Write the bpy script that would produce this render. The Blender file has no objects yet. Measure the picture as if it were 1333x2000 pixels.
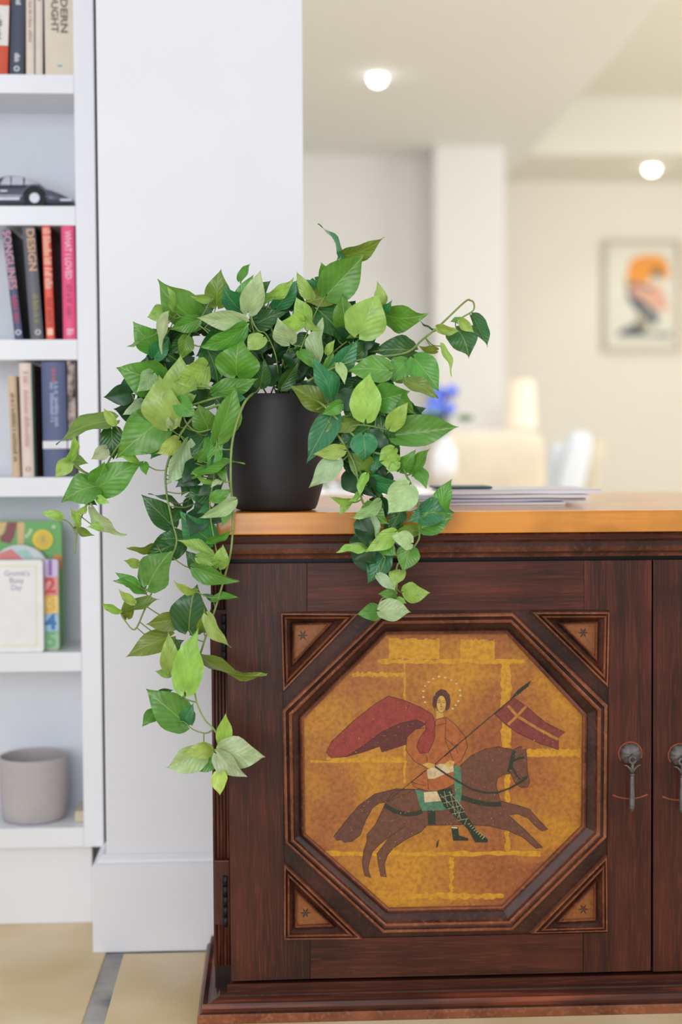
import bpy, bmesh, math, random
from mathutils import Vector, Matrix, Euler
R = random.Random(7)
S = bpy.context.scene
COL = S.collection
# ------------------------------------------------------------ camera
F = 2778.0; H = 0.85
yaw, pitch, roll = math.radians(2.7), math.radians(2.6), 0.005
fw = Vector((math.sin(yaw)*math.cos(pitch), math.cos(yaw)*math.cos(pitch), -math.sin(pitch)))
r0 = Vector((math.cos(yaw), -math.sin(yaw), 0)); u0 = r0.cross(fw)
rt = r0*math.cos(roll) - u0*math.sin(roll); up = u0*math.cos(roll) + r0*math.sin(roll)
CAM = Vector((0, 0, H))
cd = bpy.data.cameras.new('camera'); cam = bpy.data.objects.new('camera', cd); COL.objects.link(cam)
M = Matrix((rt, up, -fw)).transposed().to_4x4(); M.translation = CAM; cam.matrix_world = M
cd.lens = 50; cd.sensor_width = 36; cd.clip_start = 0.05
cd.dof.use_dof = True; cd.dof.focus_distance = 2.08; cd.dof.aperture_fstop = 1.75
S.camera = cam
def ray(px, py): return fw + rt*((px-666.5)/F) - up*((py-1000)/F)
def P(px, py, Y): d = ray(px, py); return CAM + d*(Y/d.y)
def PZ(px, py, Z): d = ray(px, py); return CAM + d*((Z-H)/d.z)
# ------------------------------------------------------------ world, lights, exposure
w = bpy.data.worlds.new('world'); S.world = w; w.use_nodes = True
w.node_tree.nodes['Background'].inputs[0].default_value = (0.90, 0.94, 1.0, 1)
w.node_tree.nodes['Background'].inputs[1].default_value = 0.80
vs = S.view_settings; vs.view_transform = 'Standard'; vs.look = 'None'; vs.gamma = 1; vs.use_curve_mapping = False; vs.exposure = 0.0
def area(name, loc, target, sx, sy, power, color=(1, 1, 1)):
    l = bpy.data.lights.new(name, 'AREA'); l.shape = 'RECTANGLE'; l.size = sx; l.size_y = sy; l.energy = power; l.color = color
    o = bpy.data.objects.new(name, l); COL.objects.link(o); o.location = loc
    o.rotation_euler = (Vector(target)-Vector(loc)).to_track_quat('-Z', 'Y').to_euler(); return o
area('window_light', (-1.1, -1.9, 1.25), (0.1, 2.3, 0.8), 2.6, 2.1, 66, (0.95, 0.97, 1.0))
area('side_window_light', (3.2, 0.3, 1.8), (0.2, 2.2, 0.8), 1.8, 1.8, 26, (1.0, 0.97, 0.93))
area('far_ceiling_fill', (0.9, 4.05, 2.33), (0.9, 5.0, 0.0), 2.4, 0.9, 50, (0.95, 0.98, 1.0))  # unseen soft lamp added below the closed ceiling to brighten the far room
area('far_side_fill', (3.7, 5.4, 1.4), (0.5, 7.2, 1.3), 1.8, 1.6, 40, (1.0, 0.985, 0.95))  # second added lamp out of view, evens out the far room from the right
# ------------------------------------------------------------ helpers
def lin(c):
    return tuple(((v/255)/12.92 if v/255 <= 0.04045 else ((v/255+0.055)/1.055)**2.4) for v in c)
MATS = {}
def mat(name, rgb, rough=0.5, metal=0.0, noise=0.06, nscale=30, bump=0.0, spec=0.5, emit=0.0, coat=0.0, stretch=(1, 1, 1), rgb2=None):
    if name in MATS: return MATS[name]
    m = bpy.data.materials.new(name); m.use_nodes = True; nt = m.node_tree; b = nt.nodes['Principled BSDF']
    b.inputs['Roughness'].default_value = rough; b.inputs['Metallic'].default_value = metal
    b.inputs['Specular IOR Level'].default_value = spec; b.inputs['Coat Weight'].default_value = coat
    c = lin(rgb)
    tc = nt.nodes.new('ShaderNodeTexCoord'); mp = nt.nodes.new('ShaderNodeMapping'); mp.inputs['Scale'].default_value = stretch
    nz = nt.nodes.new('ShaderNodeTexNoise'); nz.inputs['Scale'].default_value = nscale; nz.inputs['Detail'].default_value = 4
    nt.links.new(tc.outputs['Object'], mp.inputs[0]); nt.links.new(mp.outputs[0], nz.inputs[0])
    rp = nt.nodes.new('ShaderNodeValToRGB'); nt.links.new(nz.outputs[0], rp.inputs[0])
    c2 = lin(rgb2) if rgb2 else tuple(min(1, v*(1+noise)) for v in c); c1 = c if rgb2 else tuple(v*(1-noise) for v in c)
    rp.color_ramp.elements[0].position = 0.35; rp.color_ramp.elements[1].position = 0.65
    rp.color_ramp.elements[0].color = (*c1, 1); rp.color_ramp.elements[1].color = (*c2, 1)
    nt.links.new(rp.outputs[0], b.inputs['Base Color'])
    if emit: b.inputs['Emission Color'].default_value = (*c, 1); b.inputs['Emission Strength'].default_value = emit
    if bump:
        bp = nt.nodes.new('ShaderNodeBump'); bp.inputs['Strength'].default_value = bump; bp.inputs['Distance'].default_value = 0.002
        nt.links.new(nz.outputs[0], bp.inputs['Height']); nt.links.new(bp.outputs[0], b.inputs['Normal'])
    MATS[name] = m; return m
def wood(name, dark, mid, light, axis='z', rough=0.38, fine=90, wear=0.62, bump=0.25):
    if name in MATS: return MATS[name]
    m = bpy.data.materials.new(name); m.use_nodes = True; nt = m.node_tree; b = nt.nodes['Principled BSDF']; L = nt.links.new
    b.inputs['Roughness'].default_value = rough; b.inputs['Specular IOR Level'].default_value = 0.32
    tc = nt.nodes.new('ShaderNodeTexCoord'); mp = nt.nodes.new('ShaderNodeMapping')
    s = {'x': (0.05, 1, 1), 'y': (1, 0.05, 1), 'z': (1, 1, 0.05), 'n': (1, 1, 1)}[axis]; mp.inputs['Scale'].default_value = s
    L(tc.outputs['Object'], mp.inputs[0])
    n1 = nt.nodes.new('ShaderNodeTexNoise'); n1.inputs['Scale'].default_value = fine*3; n1.inputs['Detail'].default_value = 6; L(mp.outputs[0], n1.inputs[0])
    n2 = nt.nodes.new('ShaderNodeTexNoise'); n2.inputs['Scale'].default_value = fine*0.35; n2.inputs['Detail'].default_value = 3; L(mp.outputs[0], n2.inputs[0])
    n3 = nt.nodes.new('ShaderNodeTexNoise'); n3.inputs['Scale'].default_value = 9; n3.inputs['Detail'].default_value = 5; L(tc.outputs['Object'], n3.inputs[0])
    r1 = nt.nodes.new('ShaderNodeValToRGB'); L(n2.outputs[0], r1.inputs[0])
    r1.color_ramp.elements[0].position = 0.35; r1.color_ramp.elements[1].position = 0.7
    r1.color_ramp.elements[0].color = (*lin(dark), 1); r1.color_ramp.elements[1].color = (*lin(mid), 1)
    r2 = nt.nodes.new('ShaderNodeValToRGB'); L(n1.outputs[0], r2.inputs[0])
    r2.color_ramp.elements[0].position = 0.5; r2.color_ramp.elements[1].position = 0.75
    r2.color_ramp.elements[0].color = (0, 0, 0, 1); r2.color_ramp.elements[1].color = (wear, wear, wear, 1)
    mx = nt.nodes.new('ShaderNodeMixRGB'); L(r2.outputs[0], mx.inputs[0]); L(r1.outputs[0], mx.inputs[1]); mx.inputs[2].default_value = (*lin(light), 1)
    r3 = nt.nodes.new('ShaderNodeValToRGB'); L(n3.outputs[0], r3.inputs[0])
    r3.color_ramp.elements[0].position = 0.3; r3.color_ramp.elements[1].position = 0.6
    r3.color_ramp.elements[0].color = (0.6, 0.6, 0.6, 1); r3.color_ramp.elements[1].color = (1, 1, 1, 1)
    m2 = nt.nodes.new('ShaderNodeMixRGB'); m2.blend_type = 'MULTIPLY'; m2.inputs[0].default_value = 1; L(mx.outputs[0], m2.inputs[1]); L(r3.outputs[0], m2.inputs[2])
    L(m2.outputs[0], b.inputs['Base Color'])
    bp = nt.nodes.new('ShaderNodeBump'); bp.inputs['Strength'].default_value = bump; bp.inputs['Distance'].default_value = 0.001
    L(n1.outputs[0], bp.inputs['Height']); L(bp.outputs[0], b.inputs['Normal'])
    MATS[name] = m; return m
def new_obj(name, me, parent=None):
    o = bpy.data.objects.new(name, me); COL.objects.link(o)
    if parent:
        o.parent = parent; o.matrix_parent_inverse = parent_inv(parent)
    return o
def wmat(p):
    m = Matrix.LocRotScale(p.location, p.rotation_euler, p.scale)
    return wmat(p.parent) @ p.matrix_parent_inverse @ m if p.parent else m
def parent_inv(p): return wmat(p).inverted()
def tag(o, label=None, cat=None, group=None, kind=None):
    if label: o['label'] = label
    if cat: o['category'] = cat
    if group: o['group'] = group
    if kind: o['kind'] = kind
    return o
def empty(name, loc, label, cat, group=None, rot=(0, 0, 0)):
    o = bpy.data.objects.new(name, None); COL.objects.link(o); o.location = loc; o.rotation_euler = rot; o.empty_display_size = 0.02
    return tag(o, label, cat, group)
class B:
    """mesh collector in world coordinates (or local, if raw parent given)"""
    def __init__(s): s.bm = bmesh.new(); s.mi = 0
    def face(s, pts, mi=None):
        vs_ = [s.bm.verts.new(p) for p in pts]; f = s.bm.faces.new(vs_); f.material_index = s.mi if mi is None else mi; return f
    def box(s, a, b, bev=0.0):
        x0, x1 = sorted((a[0], b[0])); y0, y1 = sorted((a[1], b[1])); z0, z1 = sorted((a[2], b[2]))
        v = [s.bm.verts.new(p) for p in ((x0,y0,z0),(x1,y0,z0),(x1,y1,z0),(x0,y1,z0),(x0,y0,z1),(x1,y0,z1),(x1,y1,z1),(x0,y1,z1))]
        fs = []
        for q in ((0,3,2,1),(4,5,6,7),(0,1,5,4),(1,2,6,5),(2,3,7,6),(3,0,4,7)):
            f = s.bm.faces.new([v[i] for i in q]); f.material_index = s.mi; fs.append(f)
        if bev:
            es = list({e for f in fs for e in f.edges})
            r = bmesh.ops.bevel(s.bm, geom=es, offset=bev, segments=2, affect='EDGES', profile=0.6)
            for f in r['faces']: f.material_index = s.mi
        return s
    def prism(s, poly, d, bev=0.0):
        """poly: world points (flat); extruded by vector d"""
        d = Vector(d); a = [s.bm.verts.new(p) for p in poly]; b = [s.bm.verts.new(Vector(p)+d) for p in poly]; n = len(a)
        fs = [s.bm.faces.new(a), s.bm.faces.new(b[::-1])]
        for i in range(n): fs.append(s.bm.faces.new((a[i], b[i], b[(i+1) % n], a[(i+1) % n])))
        for f in fs: f.material_index = s.mi
        if bev:
            es = list({e for f in fs for e in f.edges}); r = bmesh.ops.bevel(s.bm, geom=es, offset=bev, segments=2, affect='EDGES', profile=0.6)
            for f in r['faces']: f.material_index = s.mi
        return s
    def tube(s, pts, rad, n=6, taper=1.0, caps=True):
        pts = [Vector(p) for p in pts]; rings = []; ref = Vector((0.3, 1, 0.2)).normalized()
        for i, p in enumerate(pts):
            t = (pts[min(i+1, len(pts)-1)] - pts[max(i-1, 0)])
            if t.length < 1e-9: t = Vector((0, 0, 1))
            t.normalize(); u = t.cross(ref)
            if u.length < 1e-3: u = t.cross(Vector((1, 0, 0)))
            u.normalize(); v = t.cross(u); rr = rad*(1+(taper-1)*i/max(1, len(pts)-1))
            rings.append([s.bm.verts.new(p+(u*math.cos(2*math.pi*k/n)+v*math.sin(2*math.pi*k/n))*rr) for k in range(n)])
        for a, b in zip(rings, rings[1:]):
            for k in range(n): f = s.bm.faces.new((a[k], a[(k+1) % n], b[(k+1) % n], b[k])); f.material_index = s.mi; f.smooth = True
        if caps:
            for r_ in (rings[0][::-1], rings[-1]): f = s.bm.faces.new(r_); f.material_index = s.mi
        return s
    def lathe(s, prof, c, n=48, close=False):
        rings = []
        for r_, z in prof:
            rings.append([s.bm.verts.new((c[0]+r_*math.cos(2*math.pi*k/n), c[1]+r_*math.sin(2*math.pi*k/n), c[2]+z)) for k in range(n)] if r_ > 1e-6 else [s.bm.verts.new((c[0], c[1], c[2]+z))])
        for a, b in zip(rings, rings[1:]):
            for k in range(n):
                k2 = (k+1) % n
                if len(a) == 1 and len(b) == 1: continue
                q = (a[0], b[k2], b[k]) if len(a) == 1 else ((a[k], a[k2], b[0]) if len(b) == 1 else (a[k], a[k2], b[k2], b[k]))
                f = s.bm.faces.new(q); f.material_index = s.mi; f.smooth = True
        return s
    def rings(s, rs, mids=None, closed=True):
        """rs: list of point rings, joined in order"""
        V = [[s.bm.verts.new(p) for p in r_] for r_ in rs]
        for i, (a, b) in enumerate(zip(V, V[1:])):
            n = len(a)
            for k in range(n if closed else n-1):
                f = s.bm.faces.new((a[k], a[(k+1) % n], b[(k+1) % n], b[k])); f.material_index = mids[i] if mids else s.mi
        return s
    def ellip(s, c, rx, ry, rz, seg=12, rg=8):
        m = Matrix.Translation(c) @ Matrix.Diagonal((rx, ry, rz, 1))
        r_ = bmesh.ops.create_uvsphere(s.bm, u_segments=seg, v_segments=rg, radius=1, matrix=m)
        for v in r_['verts']:
            for f in v.link_faces: f.smooth = True; f.material_index = s.mi
        return s
    def build(s, name, mats, parent=None, recalc=True, smooth=False):
        if recalc: bmesh.ops.recalc_face_normals(s.bm, faces=s.bm.faces)
        me = bpy.data.meshes.new(name)
        if smooth:
            for f in s.bm.faces: f.smooth = True
        s.bm.to_mesh(me); s.bm.free()
        for m in (mats if isinstance(mats, (list, tuple)) else [mats]): me.materials.append(m)
        return new_obj(name, me, parent)
def structure(o): o['kind'] = 'structure'; return o
def text(name, body, m, parent, origin, xdir, ydir, size, maxw=None, bold=0.0, depth=0.0003, align='CENTER'):
    cu = bpy.data.curves.new('t', 'FONT'); cu.body = body; cu.size = size; cu.extrude = depth; cu.offset = bold; cu.align_x = align; cu.align_y = 'CENTER'; cu.resolution_u = 3
    o = bpy.data.objects.new('t', cu); COL.objects.link(o)
    dg = bpy.context.evaluated_depsgraph_get(); me = bpy.data.meshes.new_from_object(o.evaluated_get(dg)); bpy.data.objects.remove(o)
    xs = [v.co.x for v in me.vertices]; wd = max(xs)-min(xs); k = 1.0
    if maxw: k = maxw/wd
    x = Vector(xdir).normalized(); y = Vector(ydir).normalized(); z = x.cross(y)
    T = Matrix((x*k, y, z)).transposed().to_4x4(); T.translation = Vector(origin)
    me.transform(T); me.materials.clear(); me.materials.append(m); me.name = name
    return new_obj(name, me, parent)
# ------------------------------------------------------------ key planes
Yd = 2.110                      # cabinet door front face
Yw = 2.078                      # worktop front edge
Ysk = PZ(300, 1858, 0).y        # pier skirting front
Yp = Ysk + 0.018                # pier face
Yk = PZ(90, 1803, 0).y          # bookcase toe kick
Yb = Yk - 0.035                 # bookcase front
BD = 0.16                       # bookcase depth
# ------------------------------------------------------------ setting
white = mat('white_paint', (232, 231, 235), 0.42, noise=0.012, nscale=6, bump=0.02)
shelfw = mat('shelf_white_paint', (236, 236, 240), 0.35, noise=0.01, nscale=5)
farw = mat('far_wall_white', (236, 236, 236), 0.7, noise=0.01)
beige = mat('far_wall_cream', (234, 230, 220), 0.7, noise=0.01)
ceilm = mat('ceiling_paint', (238, 240, 240), 0.8, noise=0.01)
gapm = mat('gap_shade', (22, 34, 30), 0.8)
# floor: mortar bed with stone slabs
fl = B().box((-3, -2.5, -0.05), (4.5, 9, -0.0025)).build('floor', mat('mortar', (186, 180, 168), 0.9, rgb2=(120, 118, 128), nscale=9)); structure(fl)
stone = mat('limestone', (206, 182, 134), 0.62, nscale=5, rgb2=(222, 204, 166), bump=0.25)
stone2 = mat('limestone_warm', (212, 184, 132), 0.62, nscale=4, rgb2=(230, 208, 172), bump=0.25)
jx = PZ(197, 1950, 0).x
slabs = []
for i in range(-3, 6):
    for j in range(-3, 16):
        x0 = jx + i*0.9 + 0.016; x1 = x0 + 0.9 - 0.032
        y0 = (1.995 if i % 2 else 2.392) + (j-2)*0.6; y1 = y0 + 0.588
        if y1 < 0.9 or y0 > 8.2 or x1 < -2.6: continue
        jit = lambda: R.uniform(-0.003, 0.003)
        z = R.uniform(-0.001, 0.0)
        poly = [(x0+jit(), y0+jit(), z), (x1+jit(), y0+jit(), z), (x1+jit(), y1+jit(), z), (x0+jit(), y1+jit(), z)]
        B().prism(poly, (0, 0, -0.02), 0.002).build('stone_slab', stone2 if (i+j) % 2 else stone, fl)
# pier beside the bookcase
px0, px1 = P(198, 900, Yp).x, P(596, 900, Yp).x
structure(B().box((px0, Yp, 0), (px1, Yp+0.42, 2.6), 0.002).build('wall_pier', white))
# skirting with moulded cap, mitred left return
zt = P(300, 1690, Ysk).z; zc = P(300, 1668, Yp-0.004).z; sx = P(181, 1800, Ysk).x
prof = [(0.0, 0.0), (0.0, zt-0.002), (0.003, zt+0.001), (0.008, zt+0.003), (0.010, zt+0.008), (0.013, zc-0.004), (0.0165, zc)]
b = B(); pr = []
bx1 = px1 - 0.001
for d, z in prof:
    pr.append([(bx1, Ysk+d, z), (sx+d*0.9, Ysk+d, z), (sx+d*0.9, Yb+BD, z)])
for a, c in zip(pr, pr[1:]):
    for k in range(2): b.face((a[k], a[k+1], c[k+1], c[k]))
b.face((pr[-1][0], pr[-1][1], pr[-1][2], (px0+.001, Yb+BD, prof[-1][1]), (px0+.001, Yp-.0005, prof[-1][1]), (bx1, Yp-.0005, prof[-1][1])))
structure(b.build('baseboard_pier', white, recalc=True))
# wall behind bookcase
structure(B().box((-2.2, Yb+BD+0.004, 0), (px0-0.001, Yb+BD+0.10, 2.6)).build('wall_left', white))
structure(B().box((P(180, 560, Yb).x, Yb+0.022, P(90, 1660, Yb).z), (px0+0.004, Yb+0.03, 2.6)).build('gap_shade_strip', gapm))  # dark strip, its colour stands for the shade between bookcase and pier
# near ceiling/far room
CZ = H + 1.55
YA = PZ(720, 303, CZ).y; YB2 = PZ(1100, 345, CZ).y + 0.15
tx = PZ(1160, 155, CZ).x
structure(B().box((-2.2, Yp, CZ), (tx, YB2+0.3, CZ+0.05)).build('ceiling', ceilm))
tyf = PZ(1200, 302, CZ).y
b = B(); b.box((tx, tyf, CZ), (4.4, YB2+0.3, CZ+0.05)); b.box((tx-0.02, 2.4, CZ+0.05), (tx, tyf, CZ+0.30)); b.box((tx, tyf, CZ+0.05), (4.4, tyf+0.03, CZ+0.30)); b.box((tx-0.02, 2.4, CZ+0.30), (4.4, tyf+0.03, CZ+0.34))
structure(b.build('trim_2', mat('tray_paint', (232, 231, 222), 0.8, noise=0.01)))
structure(B().box((px1-1.0, YA, 0), (P(852, 600, YA).x, YA+0.1, CZ)).build('wall_far', farw))
xa, xb = P(850, 600, YA-0.25).x, P(987, 600, YA-0.25).x
structure(B().box((xa, YA-0.25, 0), (xb, YA+0.6, CZ), 0.004).build('wall_far_pier', farw))
structure(B().box((xb-0.2, YB2, 0), (4.4, YB2+0.1, CZ)).build('wall_far_cream', beige))
structure(B().box((4.3, 2.4, 0), (4.4, YB2, CZ+.3)).build('wall_right', beige))
structure(B().box((px1-1.1, Yp+.42, 0), (px1-1.0, YA, CZ)).build('wall_far_left', farw))
# a flush cupboard door in the far white wall
d1 = B(); a = P(640, 530, YA); c = P(838, 532, YA)
d1.box((a.x, YA-0.012, 0.05), (c.x, YA, a.z), 0.003)
structure(d1.build('door_1', farw))
# downlights
for i, (px, py, lab) in enumerate(((738, 147, 'round glowing downlight in the plain ceiling, nearer of the two'), (1274, 325, 'round glowing downlight above the framed print'))):
    c = PZ(px, py, CZ); e = empty('ceiling_downlight', (c.x, c.y, CZ), lab, 'downlight', 'recessed ceiling downlights')
    rr = 0.034 if i == 0 else 0.037
    B().lathe([(rr*1.35, -0.001), (rr*1.3, -0.006), (rr, -0.007), (rr*0.95, -0.002)], c, 32).build('trim_ring', farw, e)
    B().lathe([(rr, -0.004), (rr*0.98, -0.018), (rr*.8, -0.032), (rr*0.5, -0.040), (0, -0.043)], c, 32).build('lamp_lens', mat('lamp_glow', (255, 252, 245), 0.5, emit=9), e)
    l = bpy.data.lights.new('spot', 'SPOT'); l.energy = 18; l.spot_size = 1.9; l.spot_blend = 0.8; l.color = (1, 0.95, 0.88); l.shadow_soft_size = 0.04
    o = bpy.data.objects.new('downlight_lamp', l); COL.objects.link(o); o.location = (c.x, c.y, CZ-0.03)
# half wall below the worktop's rear part
wood_o_z1 = P(600, 1044, Yw).z; wt = P(560, 1001, Yw).z
Ywb = PZ(1000, 963, wt).y
structure(B().box((px1, Yp+0.06, 0), (P(2100, 1000, Yd).x, Ywb-0.03, wood_o_z1-0.001)).build('wall_partition', white))
# ------------------------------------------------------------ bookcase
bl = P(-330, 900, Yb).x; bi = P(149.5, 560, Yb).x; br = P(188.8, 560, Yb).x
bc = empty('bookcase', ((bl+br)/2, Yb, 0.2), 'tall white built-in bookcase with open shelves left of the pier', 'bookcase')
fz = P(90, 1656, Yb).z
B().box((bi, Yb, fz), (br, Yb+0.02, 2.55), 0.0012).build('front_stile', shelfw, bc)
B().box((bi+0.001, Yb+0.02, fz), (bi+0.02, Yb+BD, 2.55)).build('side_panel', shelfw, bc)
B().box((bl, Yb, fz), (bl+0.035, Yb+BD, 2.55), 0.001).build('side_panel', shelfw, bc)
B().box((bl, Yb+BD-0.008, fz), (br, Yb+BD, 2.55)).build('back_panel', mat('back_panel_paint', (226, 230, 238), 0.5, noise=0.01), bc)
B().box((bl, Yk, 0), (P(181, 1800, Yk).x, Yk+0.02, fz)).build('toe_kick', shelfw, bc)
SH = []
for t_, b_ in ((145, 182), (402, 440), (663, 703), (932, 970), (1275, 1312), (1618, 1656)):
    z1 = P(75, t_, Yb).z; z0 = P(75, b_, Yb).z; SH.append(z1)
    B().box((bl+0.035, Yb+0.0005, z0), (bi-0.0002, Yb+BD-0.008, z1), 0.001).build('shelf', shelfw, bc)
# ------------------------------------------------------------ books
pagem = mat('paper_pages', (232, 220, 200), 0.8, noise=0.08, nscale=200, stretch=(60, 1, 1))
def paint(rgb, rough=0.4): return mat('paint_%d_%d_%d' % rgb, rgb, rough, noise=0.03)
DWN, RGT, UPV = Vector((0, 0, -1)), Vector((1, 0, 0)), Vector((0, 0, 1))
def book(bl_px, br_px, ty, shelf, rgb, label, lean=0.0, side=None, setback=0.004, depth=0.128, texts=(), group='books standing on the white shelves', page=None, boards=0.0016, patches=(), ztop=None):
    """spine faces the room; bl_px, br_px = spine edges at the foot; ty = pixel of its top"""
    z = SH[shelf]; Yf = Yb + setback
    yb = {0: 145, 1: 402, 2: 663, 3: 932, 4: 1275}[shelf]
    a, c = P(bl_px, yb, Yf), P(br_px, yb, Yf); wd = c.x-a.x; ht = (P(bl_px, ty, Yf).z - z) if ztop is None else ztop
    e = empty('book', ((a.x+c.x)/2, Yf, z+0.0003), label, 'book', group)
    mc = paint(rgb); ms = paint(side) if side else mc
    # local geometry; spine at y=0
    def L(o): o.parent = e; o.matrix_parent_inverse = Matrix(); return o
    b = B(); n = 6; out = []; 
    for k in range(n+1):
        t = -1+2*k/n; out.append((t*wd/2, -0.0022*(1-t*t)))
    poly = [(x, y, 0) for x, y in out] + [(wd/2, depth, 0), (wd/2-boards, depth, 0), (wd/2-boards, 0.003, 0), (-wd/2+boards, 0.003, 0), (-wd/2+boards, depth, 0), (-wd/2, depth, 0)]
    b.prism(poly, (0, 0, ht))
    o = b.build('cover', [mc, ms]); L(o)
    for f in o.data.polygons:
        if f.center.y > 0.004 : f.material_index = 1
    b = B().box((-wd/2+boards, 0.003, 0.002), (wd/2-boards, depth-0.003, ht-0.002)); L(b.build('pages', page or pagem))
    for (z0, z1, crgb, x0, x1) in patches:
        L(B().box(((x0-.5)*wd, -0.0029, z0*ht), ((x1-.5)*wd, -0.001, z1*ht)).build('spine_patch', paint(crgb)))
    for (body, crgb, zc, size, maxw, xo, dirn) in texts:
        xd, yd = (DWN, RGT) if dirn == 'd' else (RGT, UPV)
        if body[0] == '#':
            b = B(); rr = random.Random(body); ln_ = maxw; x_ = 0
            while x_ < ln_:
                w1 = rr.uniform(.0012, .0024)
                if rr.random() > .14:
                    h1 = size*rr.choice((.5, .5, .7, .75)); b.box((xo*wd-size*.3, -0.0029, zc*ht+ln_/2-x_-w1*.75), (xo*wd-size*.3+h1, -0.0024, zc*ht+ln_/2-x_))
                x_ += w1*1.25
            oo = b.build('spine_lettering', mat('ink_%d_%d_%d' % crgb, crgb, 0.5)); L(oo); oo['kind'] = 'stuff'; continue
        oo = text('spine_lettering', body, mat('ink_%d_%d_%d' % crgb, crgb, 0.5), None, (xo*wd, -0.0027, zc*ht), xd, yd, size, maxw, bold=size*0.02); L(oo)
    e.rotation_euler = (0, math.radians(lean), 0)
    if lean: e.location.x += 0; e.location.z = z + abs(math.sin(math.radians(lean)))*wd/2 + 0.0003
    return e
G0, G2, G3 = 'books on the top shelf', 'books on the shelf below the toy car', 'books on the fourth shelf'
# top shelf (upper ends out of frame)
book(-32, 14.5, 0, 0, (206, 74, 40), 'orange and white paperback at the left end of the top shelf', lean=2.6, ztop=0.2, group=G0, patches=[(0.24, 0.58, (226, 220, 210), 0, 1)], texts=[('#ESSAYS', (120, 90, 90), 0.4, 0.012, 0.04, 0.1, 'd')])
book(18.5, 46, 0, 0, (62, 70, 90), 'slate blue paperback with white lettering on the top shelf', lean=2.2, side=(186, 150, 70), ztop=0.2, group=G0, texts=[('#HISTORY', (225, 225, 230), 0.76, 0.012, 0.07, 0, 'd'), ('#II', (225, 225, 230), 0.14, 0.012, 0.014, 0, 'd'), ('O', (235, 235, 235), 0.045, 0.013, 0.009, 0, 'd')])
book(51, 67, 0, 0, (228, 214, 196), 'thin cream paperback beside the slate blue one', lean=0.8, ztop=0.2, side=(120, 80, 70), group=G0, texts=[('#SELECTED POEMS', (180, 150, 140), 0.5, 0.007, 0.09, 0, 'd')])
book(69, 83.5, 0, 0, (226, 212, 200), 'thin pale paperback next to the wide beige volume', lean=0.8, ztop=0.2, side=(70, 60, 40), group=G0, texts=[('#LETTERS HOME', (150, 150, 140), 0.8, 0.007, 0.07, 0, 'd')])
book(88.5, 146.5, 0, 0, (222, 208, 188), 'wide beige volume with MODERN THOUGHT on its spine', ztop=0.235, group=G0, texts=[('MODERN', (120, 108, 96), 0.505, 0.0165, 0.095, 0.15, 'd'), ('THOUGHT', (120, 108, 96), 0.505, 0.0165, 0.095, -0.16, 'd')], patches=[(0.058, 0.068, (80, 170, 190), 0.42, 0.58)])
# third
book(29, 45, 448, 2, (74, 82, 118), 'navy paperback with SONGLINES in pink letters, leaning left', lean=-5.8, side=(12, 12, 20), group=G2, texts=[('SONGLINES', (206, 150, 160), 0.72, 0.0185, 0.102, 0, 'd'), ('#CHATWIN', (190, 70, 110), 0.27, 0.013, 0.048, 0, 'd'), ('O', (230, 232, 238), 0.06, 0.014, 0.009, 0, 'd')])
book(60, 85, 443, 2, (96, 94, 104), 'grey paperback with DESIGN in tan letters', lean=-3.6, side=(10, 8, 12), group=G2, texts=[('DESIGN', (214, 168, 130), 0.79, 0.0185, 0.072, 0.1, 'd'), ('#REAL WORLD', (150, 148, 96), 0.27, 0.014, 0.05, 0.1, 'd'), ('O', (225, 225, 220), 0.06, 0.014, 0.009, 0.1, 'd')])
book(91, 107, 442, 2, (240, 92, 70), 'bright red paperback between the grey and pink ones', lean=-1.6, side=(130, 14, 14), group=G2, texts=[('#Travelling', (255, 200, 176), 0.71, 0.0175, 0.105, 0, 'd'), ('#a novel', (190, 60, 44), 0.24, 0.012, 0.05, 0, 'd')], patches=[(0.035, 0.095, (250, 200, 170), 0.15, 0.85)])
book(124, 149.3, 441, 2, (236, 76, 128), 'hot pink paperback with WHAT I LOVED against the shelf side', lean=-0.4, side=(150, 40, 80), group=G2, texts=[('WHAT I LOVED', (250, 190, 214), 0.74, 0.0155, 0.083, 0, 'd'), ('#SIRI H', (196, 56, 106), 0.33, 0.012, 0.06, 0, 'd'), ('#S', (250, 220, 230), 0.065, 0.016, 0.01, 0, 'd')])
# fourth
book(24, 40, 735, 3, (214, 186, 150), 'short tan book at the left of the fourth shelf', lean=-1.8, side=(214, 196, 170), group=G3, texts=[('#JOURNEYS AND PLACES', (120, 104, 84), 0.5, 0.009, 0.12, 0, 'd')])
book(44, 67, 710, 3, (232, 212, 200), 'pale pink tall paperback with a small round mark', lean=-0.9, side=(232, 214, 200), group=G3, texts=[('#ON LANGUAGE', (206, 160, 150), 0.6, 0.011, 0.13, 0, 'd'), ('O', (190, 130, 120), 0.07, 0.013, 0.008, 0, 'd')])
book(68.5, 72.5, 712, 3, (20, 78, 78), 'thin dark teal hardback with a brown inner cover', lean=-0.9, side=(112, 62, 34), group=G3)
book(86, 132.5, 707, 3, (72, 84, 126), 'thick slate blue book with a white band near its foot', lean=-0.5, side=(30, 34, 54), group=G3, texts=[('#The Story with Stories', (170, 186, 214), 0.63, 0.0095, 0.078, 0.09, 'd'), ('#for the Human Heart', (170, 186, 214), 0.65, 0.0095, 0.068, -0.09, 'd'), ('#ESSAY', (214, 96, 106), 0.88, 0.009, 0.026, 0, 'd')], patches=[(0.245, 0.312, (228, 226, 232), 0, 1)])
sp = mat('speckled_spine', (200, 180, 172), 0.5, nscale=60, rgb2=(40, 30, 32))
bk = book(134, 149.5, 705, 3, (200, 180, 172), 'narrow book with a speckled photographic spine at the right end', group=G3, patches=[(0.245, 0.312, (228, 226, 232), 0, 1), (0.0, 0.24, (16, 20, 30), 0, 1)])
bk.children[0].data.materials[0] = sp
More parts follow.
